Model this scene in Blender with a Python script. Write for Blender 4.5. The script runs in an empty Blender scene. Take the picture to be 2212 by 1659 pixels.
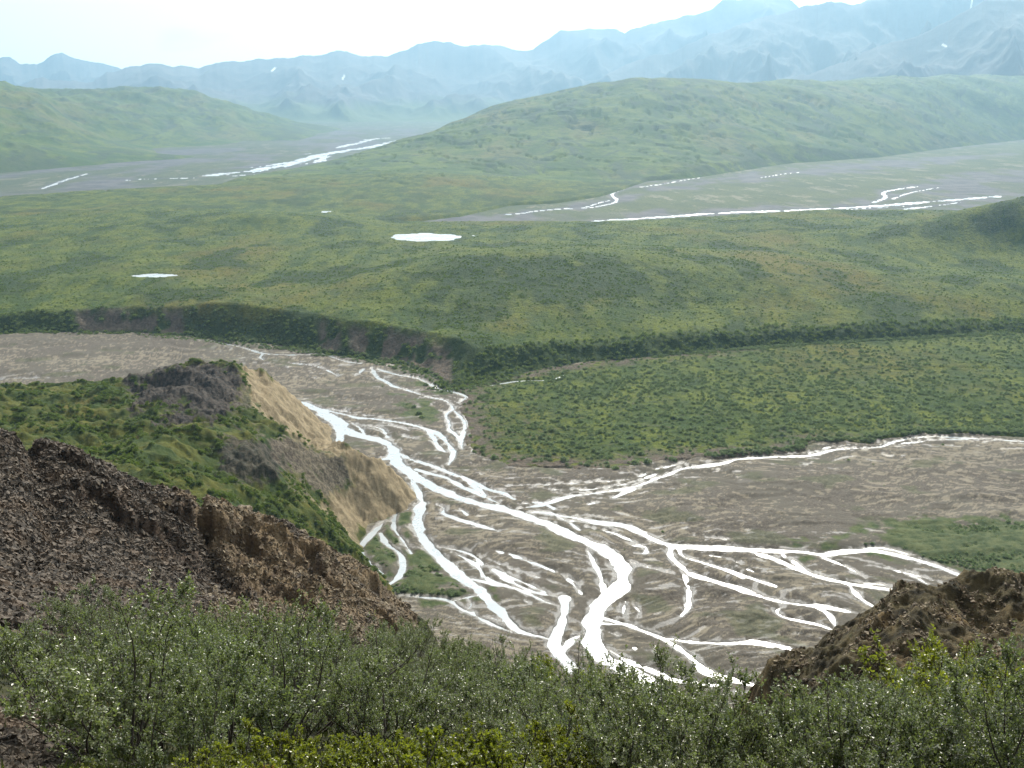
import bpy, math, random
import numpy as np
HAZE = 0.85e-4
random.seed(7); RNG = np.random.default_rng(7)
# ------------------------------------------------------------------ camera, world, sun
F = 2300.0; CX, CY = 1106.0, 829.5; TH = math.radians(15.1); CAMZ = 160.0
ST, CT = math.sin(TH), math.cos(TH)
sc = bpy.context.scene
col = sc.collection
cam_d = bpy.data.cameras.new("camera"); cam = bpy.data.objects.new("camera", cam_d); col.objects.link(cam)
cam.location = (0, 0, CAMZ); cam.rotation_euler = (math.pi/2-TH, 0, 0)
cam_d.sensor_width = 36; cam_d.lens = 36*F/2212; cam_d.clip_start = 0.3; cam_d.clip_end = 60000
sc.camera = cam
SUN_EL = math.radians(37); SUN_AZ = math.radians(14)      # azimuth measured from +Y towards +X
w = bpy.data.worlds.new("World"); sc.world = w; w.use_nodes = True
nt = w.node_tree; nt.nodes.clear()
sky = nt.nodes.new('ShaderNodeTexSky'); sky.sky_type = 'NISHITA'; sky.sun_disc = False
sky.sun_elevation = SUN_EL; sky.sun_rotation = SUN_AZ; sky.altitude = 800
sky.air_density = 1.0; sky.dust_density = 2.5; sky.ozone_density = 1.0
tc = nt.nodes.new('ShaderNodeTexCoord'); mp = nt.nodes.new('ShaderNodeMapping'); mp.inputs['Scale'].default_value = (3, 3, 9)
cn = nt.nodes.new('ShaderNodeTexNoise'); cn.inputs['Scale'].default_value = 1.3; cn.inputs['Detail'].default_value = 6
cr = nt.nodes.new('ShaderNodeValToRGB'); cr.color_ramp.elements[0].position = .3; cr.color_ramp.elements[1].position = .44
mx = nt.nodes.new('ShaderNodeMix'); mx.data_type = 'RGBA'
bg = nt.nodes.new('ShaderNodeBackground'); out = nt.nodes.new('ShaderNodeOutputWorld')
L = nt.links.new
L(tc.outputs['Generated'], mp.inputs[0]); L(mp.outputs[0], cn.inputs['Vector']); L(cn.outputs['Fac'], cr.inputs[0])
L(cr.outputs[0], mx.inputs[0]); L(sky.outputs[0], mx.inputs[6]); 
# thin bright cloud, brightest round the sun
nrm = nt.nodes.new('ShaderNodeVectorMath'); nrm.operation = 'DOT_PRODUCT'; L(tc.outputs['Generated'], nrm.inputs[0])
nrm.inputs[1].default_value = (math.sin(SUN_AZ)*math.cos(SUN_EL), math.cos(SUN_AZ)*math.cos(SUN_EL), math.sin(SUN_EL))
mxx = nt.nodes.new('ShaderNodeMath'); mxx.operation = 'MAXIMUM'; L(nrm.outputs['Value'], mxx.inputs[0]); mxx.inputs[1].default_value = 0
pw = nt.nodes.new('ShaderNodeMath'); pw.operation = 'POWER'; L(mxx.outputs[0], pw.inputs[0]); pw.inputs[1].default_value = 1.3
ma = nt.nodes.new('ShaderNodeMath'); ma.operation = 'MULTIPLY_ADD'; L(pw.outputs[0], ma.inputs[0]); ma.inputs[1].default_value = 20; ma.inputs[2].default_value = 1.6
vs = nt.nodes.new('ShaderNodeVectorMath'); vs.operation = 'SCALE'; vs.inputs[0].default_value = (1.0, 1.0, 1.0); L(ma.outputs[0], vs.inputs['Scale']); L(vs.outputs[0], mx.inputs[7])
L(mx.outputs[2], bg.inputs[0]); bg.inputs[1].default_value = 0.1; L(bg.outputs[0], out.inputs[0])
sd_ = bpy.data.lights.new("sun", 'SUN'); sd_.energy = 5.0; sd_.angle = math.radians(.5); sd_.color = (1, .94, .82)
sun = bpy.data.objects.new("sun", sd_); col.objects.link(sun)
sun.rotation_euler = (math.pi/2-SUN_EL, 0, math.pi-SUN_AZ)
sc.view_settings.view_transform = 'Standard'; sc.view_settings.look = 'None'
sc.view_settings.exposure = 0.38; sc.view_settings.gamma = 1; sc.view_settings.use_curve_mapping = False

# ------------------------------------------------------------------ photo geometry -> world points
def ray(px, py):
    u = (px-CX)/F; v = (CY-py)/F
    return np.array([u, CT+v*ST, v*CT-ST])
def PZ(px, py, z=0.0):
    d = ray(px, py); t = (z-CAMZ)/d[2]; return np.array([d[0]*t, d[1]*t, z])
def PD(px, py, r):
    d = ray(px, py); t = r/math.hypot(d[0], d[1]); return np.array([d[0]*t, d[1]*t, CAMZ+d[2]*t])
def PA(px, r, z):                       # bearing of a photo column at the horizon, range, height
    a = math.atan((px-CX)*CT/F); return np.array([r*math.sin(a), r*math.cos(a), z])
def proj(x, y, z):                      # world -> photo units (only used to decide what is in view)
    dz = z-CAMZ; dep = y*CT-dz*ST; up = y*ST+dz*CT
    return CX+F*x/dep, CY-F*up/dep
def sst(a, b, x):
    t = np.clip((x-a)/(b-a), 0, 1); return t*t*(3-2*t)
# ------------------------------------------------------------------ noise
def perlin(x, y, seed=0):
    xi = np.floor(x).astype(np.int64); yi = np.floor(y).astype(np.int64); xf = x-xi; yf = y-yi
    def g(ix, iy, fx, fy):
        h = (ix*374761393+iy*668265263+seed*1442695041) & 0xffffffff
        h = ((h ^ (h >> 13))*1274126177) & 0xffffffff; h = h ^ (h >> 16)
        a = (h & 0xffff)*(2*math.pi/65536); return np.cos(a)*fx+np.sin(a)*fy
    u = xf**3*(xf*(xf*6-15)+10); v = yf**3*(yf*(yf*6-15)+10)
    a = g(xi, yi, xf, yf)*(1-u)+g(xi+1, yi, xf-1, yf)*u
    b = g(xi, yi+1, xf, yf-1)*(1-u)+g(xi+1, yi+1, xf-1, yf-1)*u
    return (a*(1-v)+b*v)*1.5
def fbm(x, y, oct=4, seed=0, gain=.5):
    s = 0; a = 1
    for i in range(oct): s = s+a*perlin(x*2**i+17.3*i, y*2**i-9.1*i, seed+i); a *= gain
    return s
def ridged(x, y, oct=4, seed=0, gain=.5):
    s = 0; a = 1; t = 0
    for i in range(oct): s = s+a*(1-np.abs(perlin(x*2**i+7.7*i, y*2**i+3.3*i, seed+i))*1.6); t += a; a *= gain
    return s/t
# ------------------------------------------------------------------ surfaces through control points
class TPS:
    def __init__(s, pts, smooth=0.0):
        p = np.array(pts, float); s.sc = np.abs(p[:, :2]).max(); s.c = p[:, :2]/s.sc; n = len(p)
        d = np.linalg.norm(s.c[:, None]-s.c[None], axis=2); K = np.where(d > 0, d*d*np.log(d+1e-12), 0)+np.eye(n)*smooth
        Q = np.c_[np.ones(n), s.c]; A = np.zeros((n+3, n+3)); A[:n, :n] = K; A[:n, n:] = Q; A[n:, :n] = Q.T
        s.w = np.linalg.solve(A, np.r_[p[:, 2], 0, 0, 0]); s.n = n
    def __call__(s, x, y):
        x = np.asarray(x, float)/s.sc; y = np.asarray(y, float)/s.sc
        r = s.w[s.n]+s.w[s.n+1]*x+s.w[s.n+2]*y
        for (cx, cy), w in zip(s.c, s.w):
            d2 = (x-cx)**2+(y-cy)**2+1e-20; r = r+w*.5*d2*np.log(d2)
        return r
def seg_dist(x, y, pl, closed=False):
    best = np.full(x.shape, 1e18); n = len(pl)
    for i in range(n if closed else n-1):
        ax, ay = pl[i][:2]; bx, by = pl[(i+1) % n][:2]; dx, dy = bx-ax, by-ay
        t = np.clip(((x-ax)*dx+(y-ay)*dy)/(dx*dx+dy*dy+1e-12), 0, 1)
        best = np.minimum(best, (x-ax-t*dx)**2+(y-ay-t*dy)**2)
    return np.sqrt(best)
def inside(x, y, poly):
    c = np.zeros(x.shape, bool); n = len(poly)
    for i in range(n):
        ax, ay = poly[i][:2]; bx, by = poly[(i+1) % n][:2]
        if ay == by: continue
        c ^= ((ay > y) != (by > y)) & (x < (bx-ax)*(y-ay)/(by-ay)+ax)
    return c
def sdist(x, y, poly):
    d = seg_dist(x, y, poly, True); return np.where(inside(x, y, poly), d, -d)
# ------------------------------------------------------------------ meshes
def mesh_np(name, V, faces, mat, attrs=None, smooth=True, parent=None, link=True, cols=None):
    me = bpy.data.meshes.new(name); V = np.asarray(V, np.float32); faces = np.asarray(faces, np.int32); k = faces.shape[1]
    me.vertices.add(len(V)); me.vertices.foreach_set('co', V.ravel())
    me.loops.add(faces.size); me.loops.foreach_set('vertex_index', faces.ravel())
    me.polygons.add(len(faces)); me.polygons.foreach_set('loop_start', np.arange(0, faces.size, k, dtype=np.int32))
    me.polygons.foreach_set('loop_total', np.full(len(faces), k, np.int32))
    me.polygons.foreach_set('use_smooth', np.full(len(faces), smooth, bool))
    for an, av in (attrs or {}).items():
        a = me.attributes.new(an, 'FLOAT', 'POINT'); a.data.foreach_set('value', np.asarray(av, np.float32).ravel())
    me.update(calc_edges=True); me.materials.append(mat)
    if not link: return me
    o = bpy.data.objects.new(name, me); col.objects.link(o)
    if parent: o.parent = parent
    return o
def tag(o, label=None, cat=None, group=None, kind=None):
    for k, v in (('label', label), ('category', cat), ('group', group), ('kind', kind)):
        if v: o[k] = v
    return o
def fan(a0, a1, na, rs):
    A, R = np.meshgrid(np.radians(np.linspace(a0, a1, na)), rs); return R*np.sin(A), R*np.cos(A)
def grid_faces(nr, na, keep=None):
    i = np.arange(nr*na).reshape(nr, na)
    f = np.stack([i[:-1, :-1], i[:-1, 1:], i[1:, 1:], i[1:, :-1]], -1).reshape(-1, 4)
    if keep is not None: f = f[keep.ravel()[f].any(1)]
    return f
def sheet(name, X, Y, Z, mat, attrs=None, keep=None):
    f = grid_faces(*X.shape, keep); used = np.unique(f); m = np.zeros(X.size, np.int64); m[used] = np.arange(len(used))
    V = np.stack([X, Y, Z], -1).reshape(-1, 3)[used]
    o = mesh_np(name, V, m[f], mat, {k: np.asarray(v).ravel()[used] for k, v in (attrs or {}).items()})
    return tag(o, kind='structure')
# ------------------------------------------------------------------ material helper
class M:
    def __init__(s, name):
        s.m = bpy.data.materials.new(name); s.m.use_nodes = True; s.t = s.m.node_tree; s.t.nodes.clear()
        s.out = s.t.nodes.new('ShaderNodeOutputMaterial'); s.co = s.n('ShaderNodeTexCoord').outputs['Object']
        s.b = s.n('ShaderNodeBsdfPrincipled'); s.t.links.new(s.b.outputs[0], s.out.inputs[0])
    def n(s, t, **k):
        x = s.t.nodes.new(t)
        for a, v in k.items(): setattr(x, a, v)
        return x
    def put(s, sock, v):
        if isinstance(v, bpy.types.NodeSocket): s.t.links.new(v, sock)
        elif isinstance(v, (tuple, list)) and len(v) == 3 and sock.type == 'RGBA': sock.default_value = (*v, 1)
        else: sock.default_value = v
    def noise(s, scale, detail=4, rough=.55, stretch=(1, 1, 1), dist=0, off=0):
        m = s.n('ShaderNodeMapping'); s.put(m.inputs[0], s.co); m.inputs['Scale'].default_value = stretch; m.inputs['Location'].default_value = (off, off*.7, 0)
        x = s.n('ShaderNodeTexNoise'); s.put(x.inputs['Vector'], m.outputs[0]); x.inputs['Scale'].default_value = scale
        x.inputs['Detail'].default_value = detail; x.inputs['Roughness'].default_value = rough; x.inputs['Distortion'].default_value = dist
        return x.outputs['Fac']
    def voro(s, scale, out='Distance', stretch=(1, 1, 1)):
        m = s.n('ShaderNodeMapping'); s.put(m.inputs[0], s.co); m.inputs['Scale'].default_value = stretch
        x = s.n('ShaderNodeTexVoronoi'); s.put(x.inputs['Vector'], m.outputs[0]); x.inputs['Scale'].default_value = scale
        return x.outputs[out]
    def step(s, v, a, b):
        r = s.n('ShaderNodeMapRange'); r.interpolation_type = 'SMOOTHSTEP'; s.put(r.inputs[0], v); r.inputs[1].default_value = a; r.inputs[2].default_value = b
        return r.outputs[0]
    def mix(s, f, a, b):
        x = s.n('ShaderNodeMix', data_type='RGBA'); s.put(x.inputs[0], f); s.put(x.inputs[6], a); s.put(x.inputs[7], b); return x.outputs[2]
    def mul(s, a, b, op='MULTIPLY'):
        x = s.n('ShaderNodeMath', operation=op); s.put(x.inputs[0], a); s.put(x.inputs[1], b); return x.outputs[0]
    def attr(s, n): return s.n('ShaderNodeAttribute', attribute_name=n).outputs['Fac']
    def bump(s, h, dist, strength=1.0, prev=None):
        x = s.n('ShaderNodeBump'); s.put(x.inputs['Height'], h); x.inputs['Distance'].default_value = dist; x.inputs['Strength'].default_value = strength
        if prev: s.put(x.inputs['Normal'], prev)
        return x.outputs[0]
    def fin(s, color, rough=.9, normal=None, spec=.3):
        s.put(s.b.inputs['Base Color'], color); s.put(s.b.inputs['Roughness'], rough); s.b.inputs['Specular IOR Level'].default_value = spec
        if normal: s.put(s.b.inputs['Normal'], normal)
        return s.m

def mat_gravel():
    m = M('river_gravel')
    c = m.mix(m.step(m.noise(.9, 7, .85), .42, .58), (.07, .059, .046), (.122, .104, .082))
    c = m.mix(m.step(m.noise(.02, 4), .4, .65), c, (.10, .088, .068))
    c = m.mix(m.mul(m.attr('silt'), .6), c, (.30, .26, .185))
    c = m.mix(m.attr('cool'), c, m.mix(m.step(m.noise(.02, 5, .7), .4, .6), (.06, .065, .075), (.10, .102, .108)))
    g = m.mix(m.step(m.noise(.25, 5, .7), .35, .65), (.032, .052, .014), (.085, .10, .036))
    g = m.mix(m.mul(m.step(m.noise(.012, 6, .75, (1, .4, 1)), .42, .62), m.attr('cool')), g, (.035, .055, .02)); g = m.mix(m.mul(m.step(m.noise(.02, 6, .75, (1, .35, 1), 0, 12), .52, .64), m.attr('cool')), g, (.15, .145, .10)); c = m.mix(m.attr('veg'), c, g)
    c = m.mix(m.mul(m.attr('wet'), .12), c, (.07, .062, .05))
    r = m.step(m.attr('wet'), 0, 1); x = m.n('ShaderNodeMapRange'); m.put(x.inputs[0], r); x.inputs[3].default_value = .85; x.inputs[4].default_value = .33
    n = m.bump(m.noise(1.2, 6, .8), .4, .9)
    m.fin(c, x.outputs[0], n, .5); s_ = m.n('ShaderNodeMapRange'); m.put(s_.inputs[0], m.attr('wet')); s_.inputs[3].default_value = .12; s_.inputs[4].default_value = .6; m.put(m.b.inputs['Specular IOR Level'], s_.outputs[0]); return m.m
def mat_water():
    m = M('silty_water')
    n = m.bump(m.noise(.9, 3, .6), .12, .5)
    m.b.inputs['IOR'].default_value = 1.5
    rr = m.n('ShaderNodeMapRange'); m.put(rr.inputs[0], m.noise(.05, 5, .7)); rr.inputs[1].default_value = .35; rr.inputs[2].default_value = .65; rr.inputs[3].default_value = .4; rr.inputs[4].default_value = .2
    m.fin((.30, .33, .34), rr.outputs[0], n, .8); return m.m
def mat_tundra(name='tundra', far=0.):
    m = M(name)
    big = m.noise(.006, 5, .6, (1, .6, 1)); mid = m.noise(.05, 6, .7, (1, .45, 1)); fine = m.noise(.32, 5, .75)
    c = m.mix(m.step(mid, .38, .62), (.034, .066, .004), (.112, .136, .009))
    c = m.mix(m.mul(m.step(big, .5, .66), .75), c, (.135, .105, .010))
    c = m.mix(m.mul(m.step(m.noise(.03, 6, .75, (1, .5, 1), 0, 40), .56, .66), .6), c, (.09, .12, .03))
    c = m.mix(m.mul(m.step(fine, .5, .6), .8), c, (.026, .048, .016)); c = m.mix(m.mul(m.step(m.noise(.6, 4, .8, off=3), .55, .66), .55), c, (.125, .145, .03))
    c = m.mix(m.mul(m.attr('shrub'), m.step(fine, .25, .5)), c, (.022, .044, .008))
    s = m.mix(m.step(m.noise(.5, 4, .7, (1, 1, .3)), .4, .6), (.08, .064, .048), (.14, .11, .08))
    c = m.mix(m.attr('soil'), c, s)
    n = m.bump(m.noise(.22, 5, .8), 3.0, 1.0)
    return m.fin(c, .9, n, .15)
def mat_hill():
    m = M('hill_tundra')
    c = m.mix(m.step(m.noise(.011, 6, .7, (1, .7, 1)), .4, .62), (.036, .072, .009), (.09, .125, .016))
    c = m.mix(m.mul(m.step(m.noise(.004, 5, .7, (1, .5, 1), 0, 9), .5, .65), .6), c, (.13, .12, .045))
    c = m.mix(m.mul(m.step(m.noise(.007, 6, .75, (1.4, .5, 1), 1.5, 70), .5, .6), .9), c, (.038, .06, .026))
    c = m.mix(m.mul(m.step(m.noise(.05, 4, .7), .54, .64), .5), c, (.03, .052, .022))
    c = m.mix(m.mul(m.attr('shrub'), .8), c, (.03, .05, .02))
    n = m.bump(m.noise(.03, 6, .75), 9, .7)
    return m.fin(c, .9, n, .15)
def mat_mountain():
    m = M('mountain_rock')
    c = m.mix(m.step(m.noise(.0016, 6, .7), .4, .6), (.085, .08, .078), (.115, .108, .102))
    g = m.mix(m.noise(.002, 5), (.07, .1, .03), (.11, .13, .05))
    c = m.mix(m.attr('green'), c, g)
    c = m.mix(m.attr('snow'), c, (.85, .87, .9))
    n = m.bump(m.noise(.003, 5, .6), 35, .6)
    return m.fin(c, .95, n, .1)
def mat_knoll():
    m = M('knoll_ground')
    c = m.mix(m.step(m.noise(.06, 6, .7), .38, .62), (.035, .058, .008), (.098, .10, .014))
    c = m.mix(m.mul(m.step(m.noise(.045, 5, .7, off=33), .55, .68), .8), c, (.145, .12, .03))
    c = m.mix(m.mul(m.step(m.noise(.35, 5, .75), .5, .62), .7), c, (.022, .042, .01))
    r = m.mix(m.step(m.noise(.5, 7, .8), .4, .6), (.014, .012, .011), (.085, .07, .056))
    c = m.mix(m.attr('rock'), c, r)
    c = m.mix(m.attr('grey'), c, m.mix(m.step(m.noise(.8, 6, .75), .4, .62), (.07, .055, .042), (.2, .165, .12)))
    y = m.mix(m.step(m.noise(.3, 7, .75, (1, 1, .4)), .38, .62), (.20, .155, .09), (.34, .27, .165))
    c = m.mix(m.attr('ochre'), c, y)
    n = m.bump(m.noise(.8, 6, .8), 1.0, .9)
    return m.fin(c, .9, n, .15)
def mat_slope():
    m = M('slope_soil')
    c = m.mix(m.step(m.noise(1.3, 7, .75), .36, .64), (.03, .022, .017), (.11, .08, .058))
    c = m.mix(m.mul(m.attr('ochre'), m.step(m.noise(.5, 6, .75), .3, .6)), c, (.16, .115, .065))
    c = m.mix(m.attr('veg'), c, m.mix(m.step(m.noise(3, 5, .7), .4, .6), (.012, .018, .006), (.045, .05, .014)))
    n = m.bump(m.voro(5), .12, .7); n = m.bump(m.noise(7, 6, .8), .12, .8, n)
    return m.fin(c, .92, n, .25)
def mat_rock(name, a, b, sp=.3):
    m = M(name); oi = m.n('ShaderNodeObjectInfo').outputs['Random']
    c = m.mix(m.step(m.noise(2.2, 3, .6), .38, .62), a, b); c = m.mix(m.mul(m.step(m.noise(.5, 5, .6, off=5), .5, .66), .5), c, (.13, .088, .055))
    return m.fin(c, .75, m.bump(m.noise(14, 5, .7), .03, .6), sp)
def mat_leaf(name, a, b, trans, rough=.42, sp=.5, tr=.45, var=1.35, dark=None):
    m = M(name); oi = m.n('ShaderNodeObjectInfo').outputs['Random']; g = m.n('ShaderNodeNewGeometry').outputs['Random Per Island']
    c = m.mix(g, a, b); hs = m.n('ShaderNodeHueSaturation'); m.put(hs.inputs['Color'], c)
    x = m.n('ShaderNodeMapRange'); m.put(x.inputs[0], oi); x.inputs[3].default_value = .62; x.inputs[4].default_value = var; m.put(hs.inputs['Value'], x.outputs[0])
    y = m.n('ShaderNodeMapRange'); m.put(y.inputs[0], m.mul(oi, 7.31, 'MULTIPLY')); m.put(y.inputs[0], m.mul(m.mul(oi, 7.31), 1.0, 'MODULO')); y.inputs[3].default_value = .468; y.inputs[4].default_value = .508
    m.put(hs.inputs['Hue'], y.outputs[0])
    m.fin(hs.outputs[0], rough, None, sp)
    t = m.n('ShaderNodeBsdfTranslucent'); m.put(t.inputs[0], m.mix(.0, trans, trans)); ms = m.n('ShaderNodeMixShader'); ms.inputs[0].default_value = tr
    m.t.links.new(m.b.outputs[0], ms.inputs[1]); m.t.links.new(t.outputs[0], ms.inputs[2]); m.t.links.new(ms.outputs[0], m.out.inputs[0])
    return m.m
def mat_bark(name, a, b):
    m = M(name); return m.fin(m.mix(m.noise(18, 4), a, b), .8, None, .3)

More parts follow.
